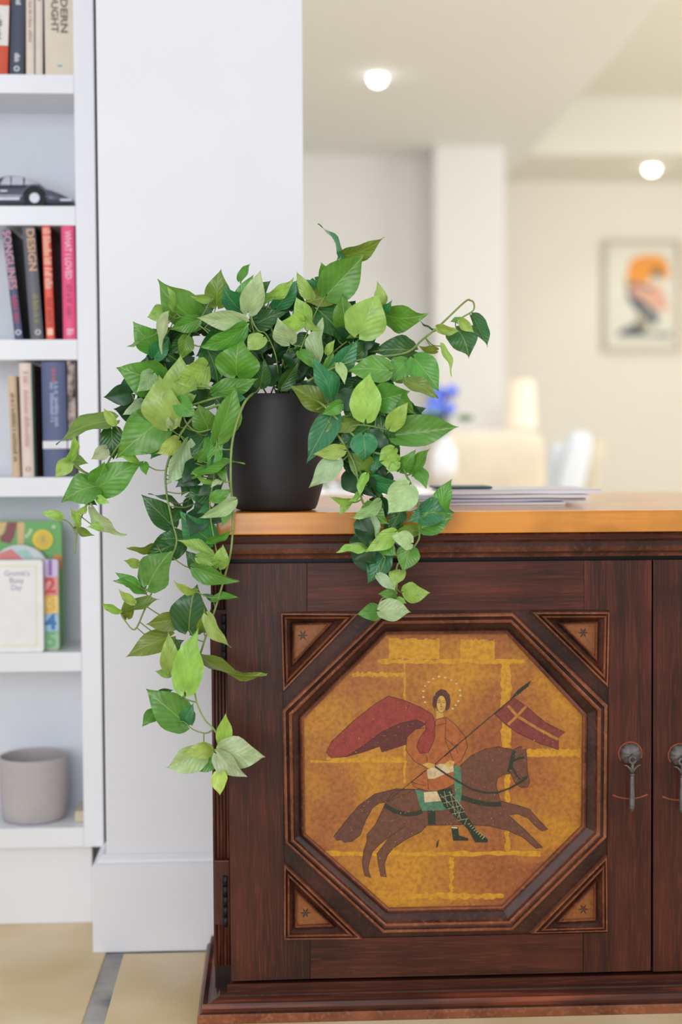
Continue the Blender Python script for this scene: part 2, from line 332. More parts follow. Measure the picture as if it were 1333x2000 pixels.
# ------------------------------------------------------------ children's board books on the fifth shelf
def rounded(x0, x1, z0, z1, r_, y, n=5, corners=(1, 1, 1, 1)):
    pts = []
    for (cx, cz, a0, on) in ((x1-r_, z0+r_, -90, corners[0]), (x1-r_, z1-r_, 0, corners[1]), (x0+r_, z1-r_, 90, corners[2]), (x0+r_, z0+r_, 180, corners[3])):
        if on:
            for k in range(n+1):
                a_ = math.radians(a0+90*k/n); pts.append((cx+r_*math.cos(a_), y, cz+r_*math.sin(a_)))
        else:
            a_ = math.radians(a0+45); pts.append((cx+r_*(1 if math.cos(a_) > 0 else -1), y, cz+r_*(1 if math.sin(a_) > 0 else -1)))
    return pts
z5 = SH[4]
def xat(px, Y): return P(px, 1180, Y).x
def zat(py, Y): return P(80, py, Y).z
GK = 'board books on the fifth shelf'
# green board book at the back
Y1 = Yb+0.066
e = empty('board_book', (xat(20, Y1), Y1, z5), 'large green picture board book with a yellow button, at the back', 'book', GK)
B().prism(rounded(xat(-95, Y1), xat(122, Y1), z5+0.0005, zat(1018, Y1), 0.006, Y1), (0, 0.018, 0), 0.001).build('cover', paint((104, 176, 92)), e)
def disc(name, px, py, rpx, Y, th, m, parent, n=24, sx=1.0):
    c = P(px, py, Y); r_ = rpx*Y/F
    return B().prism([(c.x+r_*sx*math.cos(2*math.pi*k/n), Y, c.z+r_*math.sin(2*math.pi*k/n)) for k in range(n)], (0, -th, 0), 0.0004).build(name, m, parent)
disc('button', 84, 1054, 20, Y1, 0.003, paint((236, 206, 46)), e)
disc('button_face', 84, 1054, 14, Y1-0.003, 0.0008, paint((222, 190, 60)), e)
text('button_print', 'II', paint((150, 160, 110)), e, P(84, 1054, Y1-0.0041), RGT, UPV, 0.016)
def flat(name, pts, Y, th, m, parent):
    return B().prism([P(x, y, Y) for x, y in pts], (0, -th, 0)).build(name, m, parent)
flat('printed_leg', [(14, 1020), (34, 1020), (28, 1048), (20, 1062), (2, 1058), (0, 1048), (10, 1040)], Y1, 0.0003, paint((136, 60, 66)), e)
flat('printed_table', [(34, 1020), (48, 1020), (46, 1066), (34, 1066)], Y1, 0.0003, paint((222, 186, 130)), e)
flat('printed_table', [(-20, 1020), (14, 1020), (4, 1045), (-20, 1050)], Y1, 0.0003, paint((222, 186, 130)), e)
flat('printed_leaf', [(100, 1100), (108, 1078), (112, 1088), (120, 1082), (121, 1110), (104, 1110)], Y1, 0.0003, paint((226, 130, 60)), e)
for q, (x, y) in enumerate(((57, 1042), (60, 1036), (105, 1029), (52, 1047))):
    disc('printed_flower', x, y, 3.5, Y1, 0.0003, paint((210, 226, 190)), e, 8)
# arched book
Y2 = Yb+0.046
e = empty('board_book', (xat(30, Y2), Y2, z5), 'round-topped pale board book with a pink drawing', 'book', GK)
cx = 38; pts = [(cx-58, 1266), (cx-58, 1120)] + [(cx+58*math.cos(math.radians(a_)), 1118-54*math.sin(math.radians(a_))) for a_ in range(180, -1, -12)] + [(cx+58, 1266)]
pts = [P(x, y, Y2) for x, y in pts]; pts = [(p.x, p.y, max(p.z, z5+0.0005)) for p in pts]
b = B(); b.prism(pts, (0, 0.016, 0), 0.0006); b.build('cover', mat('arch_cover', (214, 216, 222), 0.4, nscale=40, rgb2=(196, 214, 214)), e)
flat('printed_shape', [(-10, 1100), (0, 1080), (22, 1072), (48, 1094), (48, 1100)], Y2, 0.0004, paint((222, 126, 126)), e)
flat('printed_shape', [(30, 1078), (50, 1072), (66, 1088), (60, 1094), (48, 1090)], Y2, 0.0003, paint((166, 206, 196)), e)
# number tab book
Y3 = Yb+0.026
e = empty('board_book', (xat(60, Y3), Y3, z5), 'board book with coloured side tabs numbered 1 to 5', 'book', GK)
B().prism(rounded(xat(-40, Y3), xat(114, Y3), z5+0.0005, zat(1093, Y3), 0.004, Y3+0.004), (0, 0.014, 0), 0.001).build('pages', paint((222, 210, 190)), e)
tabs = [(1093, 1128, (214, 196, 228), '1', (140, 96, 180)), (1128, 1163, (236, 158, 150), '2', (214, 66, 76)), (1163, 1199, (240, 212, 128), '3', (236, 186, 70)), (1199, 1234, (170, 206, 228), '4', (52, 120, 190)), (1234, 1268, (164, 206, 162), '5', (120, 180, 130))]
for y0, y1, c1, ch, c2 in tabs:
    za = max(zat(y1, Y3)+0.0004, z5+0.0005)
    o = B().prism(rounded(xat(80, Y3), xat(114, Y3), za, zat(y0, Y3)-0.0004, 0.002, Y3), (0, 0.004, 0), 0.0006).build('tab', paint(c1), e)
    text('tab_number', ch, paint(c2), e, (xat(99, Y3), Y3-0.0004, (za+zat(y0, Y3))/2), RGT, UPV, 0.038, bold=0.0012)
# white book in front
Y4 = Yb+0.008
e = empty('board_book', (xat(10, Y4), Y4, z5), 'white board book with a pale yellow border, in front of the others', 'book', GK)
B().prism(rounded(xat(-90, Y4), xat(84, Y4), z5+0.0005, zat(1094, Y4), 0.004, Y4), (0, 0.013, 0), 0.0012).build('cover', paint((240, 238, 236)), e)
yb_ = paint((236, 228, 190))
x0, x1, za, zb = xat(-80, Y4), xat(72, Y4), zat(1262, Y4), zat(1103, Y4)
b = B(); tt = 0.0028
b.box((x0, Y4-0.0003, zb-tt), (x1, Y4, zb)); b.box((x0, Y4-0.0003, za), (x1, Y4, za+tt)); b.box((x1-tt, Y4-0.0003, za+tt), (x1, Y4, zb-tt)); b.build('printed_border', yb_, e)
lav = paint((176, 158, 190))
for ln, (px, py, wpx) in (("Gromit's", (33, 1120, 48)), ('Busy', (32, 1134, 27)), ('Day', (32, 1148, 20))):
    text('title_line', ln, lav, e, P(px, py, Y4-0.0004), RGT, UPV, 0.0135, maxw=wpx*Y4/F)
# ------------------------------------------------------------ grey pot and wood block on the lowest shelf
z6 = SH[5]; Yg = Yb+0.075
ca = P(0, 1540, Yg).x; cb = P(133, 1540, Yg).x; rad = (cb-ca)/2; gc = ((ca+cb)/2, Yg, z6+0.0005); gh = P(66, 1475, Yg).z - z6
e = empty('plant_pot', gc, 'empty matt grey ceramic pot on the lowest shelf', 'pot')
B().lathe([(0, 0), (rad*0.86, 0), (rad*0.93, 0.004), (rad*0.98, 0.02), (rad, 0.05), (rad, gh-0.004), (rad*0.99, gh), (rad*0.955, gh), (rad*0.945, gh-0.004), (rad*0.93, 0.03), (rad*0.8, 0.01), (0, 0.008)], gc, 64).build('pot_body', mat('grey_ceramic', (186, 178, 178), 0.6, noise=0.03), e)
a = P(147, 1604, Yb+0.04)
o = B().box((a.x, Yb+0.035, z6+0.0004), (bi-0.001, Yb+0.11, z6+0.02), 0.002).build('wood_block', wood('pale_wood', (212, 196, 168), (226, 212, 186), (200, 180, 150), 'y'))
tag(o, 'small pale wooden block beside the grey pot', 'block')
# ------------------------------------------------------------ toy car
Yc = Yb+0.078; k = Yc/F
cz = SH[1]; X = lambda px: P(px, 385, Yc).x
car = empty('toy_car', (X(-10), Yc, cz), 'dark grey vintage model coupe on the white shelf', 'toy car')
body = mat('car_paint', (86, 88, 102), 0.25, metal=0.3, coat=0.6, noise=0.02); chrome = mat('chrome', (158, 160, 166), 0.3, metal=0.6); rubber = mat('tyre_rubber', (30, 30, 34), 0.7); glass = mat('car_glass', (168, 170, 184), 0.15, noise=0.15, nscale=50)
zz = lambda py: P(68, py, Yc-0.03).z
st = [(-166, 392, 386, .5), (-160, 398, 376, .75), (-140, 402, 369, .9), (-100, 403, 364, 1), (-50, 403, 362, 1), (0, 403, 362, .98), (40, 403, 362, .98), (80, 402, 363, 1), (105, 401, 369, .97), (125, 400, 377, .88), (140, 398, 385, .72), (146, 395, 390, .5)]
rs = []
for px, yb_, yt_, wf in st:
    z0_, z1_ = zz(yb_), zz(yt_); hw = 0.036*wf; ring = []
    for q in range(16):
        t = 2*math.pi*q/16; ring.append((X(px), Yc+hw*math.copysign(abs(math.cos(t))**0.5, math.cos(t)), (z0_+z1_)/2+(z1_-z0_)/2*math.copysign(abs(math.sin(t))**0.7, math.sin(t))))
    rs.append(ring)
b = B(); b.rings(rs); b.face(rs[0]); b.face(rs[-1][::-1]); bmesh.ops.remove_doubles(b.bm, verts=b.bm.verts, dist=1e-6); b.build('body', body, car, smooth=True)
st = [(-20, 362, 358, .66), (-8, 363, 349, .70), (8, 363, 342.5, .72), (25, 363, 340.5, .72), (45, 363, 341.5, .72), (65, 364, 347, .70), (80, 365, 355, .64), (90, 366, 363, .5)]
rs = []
for px, yb_, yt_, wf in st:
    z0_, z1_ = zz(yb_), zz(yt_); hw = 0.036*wf
    rs.append([(X(px), Yc-hw, z0_), (X(px), Yc-hw*0.86, z0_+(z1_-z0_)*.75), (X(px), Yc-hw*.6, z1_), (X(px), Yc+hw*.6, z1_), (X(px), Yc+hw*0.86, z0_+(z1_-z0_)*.75), (X(px), Yc+hw, z0_)])
b = B(); b.rings(rs, closed=True); b.face(rs[0]); b.face(rs[-1][::-1]); b.build('roof', body, car, smooth=True)
for pts in ([(0, 361), (8, 347), (20, 345), (20, 361)], [(23, 361), (23, 345), (45, 345), (45, 361)], [(49, 361), (49, 346), (60, 349), (76, 360)]):
    B().prism([P(x, y, Yc-0.0262) for x, y in pts], (0, 0.003, 0)).build('side_window', glass, car)
for wx in (68, -98):
    c = P(wx, 387, Yc-0.036); wh = 21.5*k
    for ysgn in (-1, 1):
        yy = Yc+ysgn*0.031
        def dsk(r_, y0, y1, m, nm, rimr=None):
            n = 28; b = B()
            A = [(c.x+r_*math.cos(2*math.pi*q/n), y0, c.z+r_*math.sin(2*math.pi*q/n)) for q in range(n)]
            b.prism(A, (0, y1-y0, 0), 0.0006); return b.build(nm, m, car)
        dsk(wh, yy-0.006, yy+0.006, rubber, 'tyre')
        dsk(wh*0.46, yy+ysgn*0.006, yy+ysgn*0.0085, chrome, 'hubcap')
    n = 20; b = B(); ring = [Vector((c.x+(wh*1.14)*math.cos(math.pi*q/n), Yc-0.0365, c.z+(wh*1.14)*math.sin(math.pi*q/n))) for q in range(n+1)]
    b.tube(ring, 0.0018, 6); b.build('wheel_arch', body, car)
B().box((X(-70), Yc-0.038, zz(392)), (X(45), Yc-0.034, zz(388))).build('sill_trim', chrome, car)
B().box((X(8), Yc-0.0375, zz(376)), (X(22), Yc-0.034, zz(373))).build('door_vent', chrome, car)
B().box((X(122), Yc-0.035, zz(394)), (X(147), Yc+0.035, zz(388)), 0.0015).build('bumper', chrome, car)
# ------------------------------------------------------------ sideboard
dk = wood('dark_wood_vertical', (56, 29, 20), (88, 42, 29), (128, 62, 42), 'z', fine=150, wear=0.5)
dkh = wood('dark_wood_horizontal', (58, 29, 20), (90, 42, 29), (128, 62, 42), 'x', fine=150, wear=0.5)
mo = wood('moulding_wood', (76, 40, 28), (122, 68, 48), (158, 98, 72), 'n', fine=50, wear=0.5)
mol = wood('moulding_worn_edge', (118, 66, 42), (150, 90, 60), (184, 122, 86), 'n', fine=50, wear=0.5)
mod = wood('moulding_groove', (50, 28, 20), (82, 44, 31), (112, 62, 44), 'n', fine=50, wear=0.4)
cab_l = P(415, 1500, Yd+0.02).x; cab_r = P(2112, 1500, Yd).x
sb = empty('sideboard', ((cab_l+cab_r)/2, Yd+0.12, 0), 'dark red-brown antique wooden sideboard with octagonal framed panels', 'sideboard')
cz0 = 0.0; cz1 = wood_o_z1
ptop = P(700, 1930, Yd+0.02).z
Yback = Ysk - 0.004
dt = P(700, 1099, Yd).z
B().box((cab_l+0.004, Yd+0.021, 0.03), (cab_r, Yback, cz1-0.001)).build('carcass', wood('carcass_shadow_wood', (22, 13, 10), (34, 20, 15), (44, 26, 20), 'z'), sb)  # wood darkened so the unlit gap under the cornice is in its colour
B().box((cab_l+0.001, Yd+0.024, 0.03), (cab_l+0.004, Yback, cz1-0.001)).build('side_board', dk, sb)
# fluted stile left of the door
b = B(); xl = cab_l; xr = P(448, 1500, Yd+.02).x
nf = 5; ptsx = []
for q in range(nf):
    xa_ = xl + (xr-xl)*q/nf; xb_ = xl + (xr-xl)*(q+1)/nf
    b.tube([(0.5*(xa_+xb_), Yd+0.021, ptop+0.04), (0.5*(xa_+xb_), Yd+0.021, dt-0.01)], (xb_-xa_)*0.55, 10)
b.build('fluted_stile', wood('fluted_wood', (60, 30, 24), (110, 60, 46), (150, 92, 72), 'z'), sb)
b = B(); b.box((xl-0.001, Yd+0.006, P(420, 1300, Yd).z), (xr, Yd+0.03, P(420, 1192, Yd).z), 0.002); b.build('hinge_block', dk, sb)
b = B(); b.box((xl+0.002, Yd+0.006, P(420, 1810, Yd).z), (xr, Yd+0.03, P(420, 1683, Yd).z), 0.002); b.build('hinge_block', dk, sb)
iron = mat('wrought_iron', (104, 98, 94), 0.5, metal=0.45, noise=0.2, nscale=80, bump=0.3); blk = mat('black_iron', (26, 27, 30), 0.45, metal=0.5)
for y0, y1 in ((1200, 1290), (1712, 1812)):
    xh = P(437 if y0 < 1500 else 440, (y0+y1)/2, Yd).x
    b = B(); n = 5
    for q in range(n):
        za, zb = P(430, y1, Yd).z, P(430, y0, Yd).z
        b.tube([(xh, Yd+0.004, za+(zb-za)*q/n+0.0004), (xh, Yd+0.004, za+(zb-za)*(q+1)/n-0.0004)], 0.0036, 10)
    b.build('hinge', blk, sb)
# plinth with mitred profile
xo = P(402, 1980, Yd-0.03).x
def mitre(name, prof, xl_, yl_, yend, xr_, mids, mats_):
    """prof: (outward offset, z); swept along left side, front"""
    b = B(); rws = []
    for d, z in prof: rws.append([(xl_-d, yend, z), (xl_-d, yl_-d, z), (xr_, yl_-d, z)])
    for i, (a_, c_) in enumerate(zip(rws, rws[1:])):
        for q in range(2): b.face((a_[q], a_[q+1], c_[q+1], c_[q]), mids[i])
    b.face([r_[2] for r_ in rws], mids[0]); 
    return b.build(name, mats_, sb, recalc=True)
pl_l = P(447, 1700, Yd).x
zt_ = P(700, 1934, Yd).z
o_ = 0.047
prof = [(o_, 0.0), (o_, 0.010), (o_-0.003, 0.013), (o_-0.007, 0.015), (o_-0.006, 0.020), (o_-0.008, 0.027), (o_-0.014, zt_*0.72), (o_-0.022, zt_*0.86), (o_-0.030, zt_*0.93), (o_-0.032, zt_), (0.004, zt_), (0.004, zt_+0.012), (-0.006, zt_+0.012)]
plm = wood('plinth_wood', (66, 38, 30), (110, 56, 38), (190, 92, 50), 'x', fine=26, wear=0.75)
mitre('plinth', prof, pl_l, Yd+0.008, Yback, cab_r, [2, 2, 1, 0, 0, 0, 0, 0, 1, 0, 3, 3], [plm, mod, mol, dkh])
# cornice under the worktop
cz1 = wood_o_z1; ct = P(700, 1044, Yd-0.03).z; cbm = P(700, 1091, Yd-0.004).z; hh = cz1-cbm
prof = [(-0.004, cbm), (0.003, cbm), (0.006, cbm+hh*.12), (0.007, cbm+hh*.2), (0.010, cbm+hh*.22), (0.013, cbm+hh*.42), (0.012, cbm+hh*.60), (0.017, cbm+hh*.66), (0.024, cbm+hh*.72), (0.025, cbm+hh*.9), (0.022, cz1-0.0006)]
mitre('cornice', prof, P(428, 1070, Yd).x, Yd+0.004, Yback, cab_r, [1, 0, 1, 3, 0, 1, 0, 0, 3, 0], [mo, mod, mol, dkh])
# ---- door builder
panelm = bpy.data.materials.new('gilded_panel'); panelm.use_nodes = True
def gild(m, base=None):
    nt = m.node_tree; b = nt.nodes['Principled BSDF']; L = nt.links.new; b.inputs['Roughness'].default_value = 0.5
    tc = nt.nodes.new('ShaderNodeTexCoord'); n0 = nt.nodes.new('ShaderNodeTexNoise'); n0.inputs['Scale'].default_value = 14; n0.inputs['Detail'].default_value = 6; L(tc.outputs['Object'], n0.inputs[0])
    n2 = nt.nodes.new('ShaderNodeTexNoise'); n2.inputs['Scale'].default_value = 160; n2.inputs['Detail'].default_value = 4; L(tc.outputs['Object'], n2.inputs[0])
    if base is None:
        n4 = nt.nodes.new('ShaderNodeTexNoise'); n4.inputs['Scale'].default_value = 7; n4.inputs['Detail'].default_value = 5; n4.inputs['Distortion'].default_value = .6; L(tc.outputs['Object'], n4.inputs[0])
        r_ = nt.nodes.new('ShaderNodeValToRGB'); L(n4.outputs[0], r_.inputs[0]); cr = r_.color_ramp
        cr.elements[0].position = 0.32; cr.elements[0].color = (*lin((152, 84, 40)), 1); cr.elements[1].position = 0.66; cr.elements[1].color = (*lin((196, 134, 28)), 1)
        e_ = cr.elements.new(0.46); e_.color = (*lin((168, 102, 38)), 1); e_ = cr.elements.new(0.56); e_.color = (*lin((180, 118, 32)), 1); src = r_.outputs[0]
    else:
        rgb = nt.nodes.new('ShaderNodeRGB'); rgb.outputs[0].default_value = (*lin(base), 1); src = rgb.outputs[0]
    r2 = nt.nodes.new('ShaderNodeValToRGB'); L(n2.outputs[0], r2.inputs[0]); r2.color_ramp.elements[0].position = 0.3; r2.color_ramp.elements[1].position = 0.6
    r2.color_ramp.elements[0].color = (.62, .55, .5, 1); r2.color_ramp.elements[1].color = (1, 1, 1, 1)
    m2 = nt.nodes.new('ShaderNodeMixRGB'); m2.blend_type = 'MULTIPLY'; m2.inputs[0].default_value = 0.8; L(src, m2.inputs[1]); L(r2.outputs[0], m2.inputs[2]); 
    # wear specks showing the pale ground
    v = nt.nodes.new('ShaderNodeTexNoise'); v.inputs['Scale'].default_value = 420; L(tc.outputs['Object'], v.inputs[0])
    r3 = nt.nodes.new('ShaderNodeValToRGB'); L(v.outputs[0], r3.inputs[0]); r3.color_ramp.elements[0].position = 0.70; r3.color_ramp.elements[1].position = 0.74
    m3 = nt.nodes.new('ShaderNodeMixRGB'); L(r3.outputs[0], m3.inputs[0]); L(m2.outputs[0], m3.inputs[1]); m3.inputs[2].default_value = (*lin((196, 140, 90)), 1)
    L(m3.outputs[0], b.inputs['Base Color'])
gild(panelm)
def pm(name, rgb):
    if name in MATS: return MATS[name]
    m = bpy.data.materials.new(name); m.use_nodes = True; gild(m, rgb); MATS[name] = m; return m
cornerm = pm('corner_panel_paint', (150, 88, 34))
OUT = [(745, 1199), (1001, 1196), (1186, 1376), (1184, 1634), (1001, 1815), (748, 1820), (557, 1644), (552, 1385)]
INN = [(755.5, 1240), (989.6, 1238), (1138, 1398), (1136, 1611.6), (980.6, 1768), (760, 1772.7), (595.8, 1627), (593.5, 1404.5)]
TRI = [([(548, 1196), (702, 1197), (553, 1350)], [(576, 1221), (640, 1219), (575, 1290)]),
       ([(1190, 1194.5), (1187, 1342), (1037, 1194.5)], [(1163.6, 1217.5), (1162, 1281), (1100, 1219)]),
       ([(554.7, 1833), (554.7, 1684), (709, 1832)], [(580, 1807), (580, 1744), (643, 1804)]),
       ([(1186, 1817), (1036, 1821), (1185, 1668)], [(1160, 1793), (1098, 1796), (1160, 1730)])]
PRF = [(0, 0), (0, .009), (.05, .0115), (.15, .0115), (.19, .0085), (.26, .008), (.30, .0145), (.37, .0165), (.44, .0145), (.50, .009), (.80, .0035), (.84, .0075), (.92, .009), (.98, .007), (1.0, .001)]
MID = [2, 2, 2, 0, 1, 0, 2, 2, 0, 1, 0, 0, 2, 2, 1]
def moulding(name, out, inn, parent, base=0.0):
    O = [P(x, y, Yd) for x, y in out]; I = [P(x, y, Yd) for x, y in inn]; rs = []
    for t, d in PRF: rs.append([Vector((o.x+(i.x-o.x)*t, Yd+base-d, o.z+(i.z-o.z)*t)) for o, i in zip(O, I)])
    b = B(); b.rings(rs, MID); return b.build(name, [mo, mod, mol], parent)
def prs(name, pts, y0, y1, m, parent, bev=0.0):
    return B().prism([P(x, y, Yd)+Vector((0, y0-Yd, 0)) for x, y in pts], (0, y1-y0, 0), bev).build(name, m, parent)
# local object origins must be sensible for texture: all built at world coords
def door():
    d = B().box((P(447, 1500, Yd).x+0.002, Yd+0.004, P(700, 1908, Yd).z), (P(1271, 1500, Yd).x-0.002, Yd+0.019, P(700, 1102, Yd).z)).build('door', mod, sb)
    prs('stile', [(441, 1101), (600, 1100), (600, 1195), (550, 1195), (555, 1836), (606, 1835), (606, 1912), (452, 1917)], Yd, Yd+0.004, dk, d, 0.0006)
    prs('stile', [(1274, 1094), (1142, 1095), (1142, 1191), (1192, 1191), (1187, 1822), (1140, 1823), (1140, 1900), (1272, 1896)], Yd, Yd+0.004, dk, d, 0.0006)
    prs('rail', [(600.6, 1100), (1141.4, 1095), (1141.4, 1191), (600.6, 1195)], Yd, Yd+0.004, dkh, d, 0.0006)
    prs('rail', [(606.6, 1835), (1139.4, 1823), (1139.4, 1900), (606.6, 1912)], Yd, Yd+0.004, dkh, d, 0.0006)
    moulding('octagon_moulding', OUT, INN, d, 0.003)
    prs('octagon_panel', INN, Yd+0.001, Yd+0.0038, panelm, d)
    for o_, i_ in TRI:
        moulding('corner_moulding', o_, i_, d, 0.003)
        prs('corner_panel', i_, Yd+0.002, Yd+0.0038, cornerm, d)
    return d
dr = door()
# small faded motifs on the corner panels
for (x, y) in ((592, 1241), (1140, 1236), (597, 1783), (1140, 1776)):
    b = B()
    for a_ in range(0, 360, 60):
        c = P(x, y, Yd+0.0018); r_ = 0.0065; t = math.radians(a_)
        b.prism([c, c+Vector((math.cos(t+.35), 0, math.sin(t+.35)))*r_*.6, c+Vector((math.cos(t), 0, math.sin(t)))*r_*1.3, c+Vector((math.cos(t-.35), 0, math.sin(t-.35)))*r_*.6], (0, -0.0002, 0))
    b.build('corner_motif', pm('dark_motif', (58, 40, 24)), dr)
# ---- painted rider: flat paint layers on the panel
class Art:
    def __init__(s): s.z = {}
    def add(s, lay, pts): pass
AX = lambda x, y: (580+x/2.2217, 1220+y/2.2217)
A1 = lambda x, y: (780+x/3.9206, 1280+y/3.9206)
A2 = lambda x, y: (630+x/4.4433, 1340+y/4.4433)
layers = {}; cnt = [0]
def art(nm, pts, rgb, lay, conv=AX, mname=None):
    cnt[0] += 1; Yl = Yd+0.001-0.00012*lay-cnt[0]*0.0000008
    layers.setdefault((nm, rgb), B()).prism([P(*conv(x, y), Yd)+Vector((0, Yl-Yd, 0)) for x, y in pts], (0, 0.0001, 0))
def line(nm, pts, wd, rgb, lay, conv=AX, taper=None):
    """polyline of width wd px(frame) as quads"""
    cnt[0] += 1; Yl = Yd+0.001-0.00012*lay-cnt[0]*0.0000008; p = [Vector(conv(x, y)) for x, y in pts]
    b = layers.setdefault((nm, rgb), B())
    nrm = []
    for i in range(len(p)):
        t = (p[min(i+1, len(p)-1)]-p[max(i-1, 0)]).normalized(); nrm.append(Vector((-t.y, t.x)))
    for i in range(len(p)-1):
        q = [p[i]+nrm[i]*wd/2, p[i+1]+nrm[i+1]*wd/2, p[i+1]-nrm[i+1]*wd/2, p[i]-nrm[i]*wd/2]
        b.face([P(v.x, v.y, Yd)+Vector((0, Yl-Yd, 0)) for v in q])
def outline(nm, pts, lay, conv=AX, wd=0.9, rgb=(52, 30, 20)): line(nm, pts+[pts[0]], wd, rgb, lay, conv)
gold = (204, 146, 24); gr = random.Random(4)
def ragged(x0, y0, x1, y1, rgb=gold):
    pts = []; vert = (y1-y0) > (x1-x0); n = 26; j = min(min(x1-x0, y1-y0)*.3, 6)
    for k in range(n+1):
        t = k/n; pts.append((x0+gr.uniform(-j, j), y0+(y1-y0)*t) if vert else (x0+(x1-x0)*t, y0+gr.uniform(-j, j)))
    for k in range(n, -1, -1):
        t = k/n; pts.append((x1+gr.uniform(-j, j), y0+(y1-y0)*t) if vert else (x0+(x1-x0)*t, y1+gr.uniform(-j, j)))
    b = B(); cnt[0] += 1; Y_ = Yd+0.0009-cnt[0]*0.0000008; m_ = len(pts)//2
    for k in range(m_-1):
        q = [pts[k], pts[k+1], pts[-2-k], pts[-1-k]]; b.face([P(*AX(x, y), Yd)+Vector((0, Y_-Yd, 0)) for x, y in q])
    b.build('gilt_strip', pm('pigment_gold_%d_%d_%d' % rgb, rgb), dr)
for q in ((400, 62, 620, 150), (710, 66, 860, 160), (350, 152, 990, 168), (240, 208, 470, 226), (464, 160, 474, 690), (888, 150, 930, 535), (130, 575, 470, 592), (1000, 540, 1232, 572), (90, 985, 1060, 1003), (664, 1010, 680, 1200), (905, 640, 925, 1000), (480, 1168, 900, 1190), (60, 590, 480, 600)): ragged(*q)
HB = (108, 64, 42)
tail = [(520,715),(430,713),(340,735),(270,785),(215,850),(160,920),(175,937),(195,935),(205,945),(240,942),(275,915),(300,850),(330,795),(360,775),(400,768)]
horse = [(385,775),(405,745),(430,720),(520,715),(600,700),(690,650),(712,610),(760,568),(820,540),(880,530),(940,545),(962,532),(978,528),(974,546),(994,540),(1000,580),(1002,640),(1012,680),(1005,705),(975,708),(950,690),(930,648),(900,650),(872,668),(866,700),(885,765),(960,785),(1010,800),(1040,835),(1092,890),(1065,897),(1040,878),(1005,840),(960,822),(920,828),(985,885),(1068,968),(1040,972),(985,925),(920,895),(840,875),(740,868),(565,872),(540,900),(470,935),(420,970),(395,1000),(380,1040),(390,1097),(365,1092),(355,1040),(348,995),(375,960),(398,925),(360,955),(330,985),(318,1020),(310,1060),(322,1100),(295,1090),(285,1040),(290,985),(305,940),(305,912),(340,870),(365,820)]
art('painted_horse', tail, (100, 58, 42), 1); art('painted_horse', horse, HB, 2)
outline('painted_outline', tail, 2); outline('painted_outline', horse, 3)
line('painted_outline', [(470,875),(440,895),(400,925)], .9, (52,30,20), 3)
cape = [(400,310),(470,330),(540,360),(590,390),(602,430),(598,500),(572,555),(535,560),(520,530),(535,490),(562,455),(558,430),(520,412),(450,428),(370,465),(290,525),(215,572),(150,578),(128,555),(150,510),(250,415),(340,345)]
lining = [(520,412),(562,432),(510,470),(480,520),(370,555),(360,530),(290,555),(215,575),(150,578),(290,525),(370,465),(450,428)]
art('painted_cape', lining, (96, 36, 30), 3); art('painted_cape', cape, (148, 54, 40), 4); outline('painted_outline', cape, 5)
tunic = [(605,412),(650,402),(690,435),(730,485),(742,530),(715,590),(690,605),(680,625),(686,690),(650,710),(610,722),(570,722),(510,705),(498,685),(565,632),(560,620),(510,592),(475,545),(478,490),(515,455),(560,448),(590,470)]
art('painted_tunic', tunic, (172, 94, 38), 3); outline('painted_outline', tunic, 4)
line('painted_outline', [(648,405),(645,500),(680,590)], .9, (70,38,20), 5); line('painted_outline', [(645,495),(690,530),(700,560)], .9, (70,38,20), 5); line('painted_outline', [(565,570),(572,720)], .9, (70,38,20), 5)
line('painted_outline', [(602,440),(650,428)], .9, (70,38,20), 5); line('painted_outline', [(500,685),(560,700)], .9, (70,38,20), 5)
green = [(515,715),(550,725),(620,720),(650,760),(690,740),(684,690),(680,640),(686,612),(712,618),(718,700),(715,760),(700,795),(640,805),(540,808)]
art('painted_cloth', green, (78, 124, 92), 4); 
art('painted_cloth', [(565,630),(620,605),(680,602),(682,637),(640,650),(600,668),(570,670)], (208, 184, 140), 5)
art('painted_cloth', [(552,728),(610,724),(628,765),(555,772)], (208, 184, 140), 5)
leg = [(608,722),(670,708),(690,760),(745,840),(790,905),(828,930),(830,945),(775,945),(745,890),(700,845),(640,790)]
art('painted_leg', leg, (32, 42, 24), 6)
art('painted_leg', [(670,875),(700,878),(705,915),(745,928),(745,938),(680,938)], (32, 42, 24), 4)
for (a0, a1) in (((640,722),(655,790)),((665,722),(690,830)),((690,765),(712,848)),((625,750),(680,735)),((635,775),(700,762)),((655,800),(715,785)),((675,822),(730,812)),((700,850),(745,842)),((715,790),(700,840)),((740,840),(728,868)),((622,735),(700,815)),((660,725),(725,800))):
    line('painted_check', [a0, a1], .8, (176, 176, 128), 7)
for i in range(8): line('painted_check', [(742+i*9, 868+i*9), (752+i*9, 862+i*8)], 1.2, (176,176,128), 7)
line('painted_check', [(672,880),(698,882)], 3, (200,190,150), 5)
hair = [(600,372),(590,350),(592,320),(605,295),(625,280),(648,285),(664,305),(668,335),(662,365),(650,375),(640,350),(612,350)]
art('painted_hair', hair, (86, 44, 32), 4)
face = [(628+21*math.cos(t*math.pi/8), 345+38*math.sin(t*math.pi/8)) for t in range(16)]
art('painted_face', [(605,375),(636,372),(638,402),(604,410)], (196, 150, 66), 5); art('painted_face', face, (204, 160, 72), 6); outline('painted_outline', face, 7, wd=.7)
line('painted_features', [(612,338),(624,336)], .8, (80,50,24), 7); line('painted_features', [(634,337),(645,338)], .8, (80,50,24), 7); line('painted_features', [(627,340),(625,356),(631,357)], .7, (80,50,24), 7); line('painted_features', [(621,367),(634,367)], .8, (140,60,40), 7); line('painted_features', [(611,331),(625,329)], .7, (80,50,24), 7); line('painted_features', [(633,330),(646,331)], .7, (80,50,24), 7)
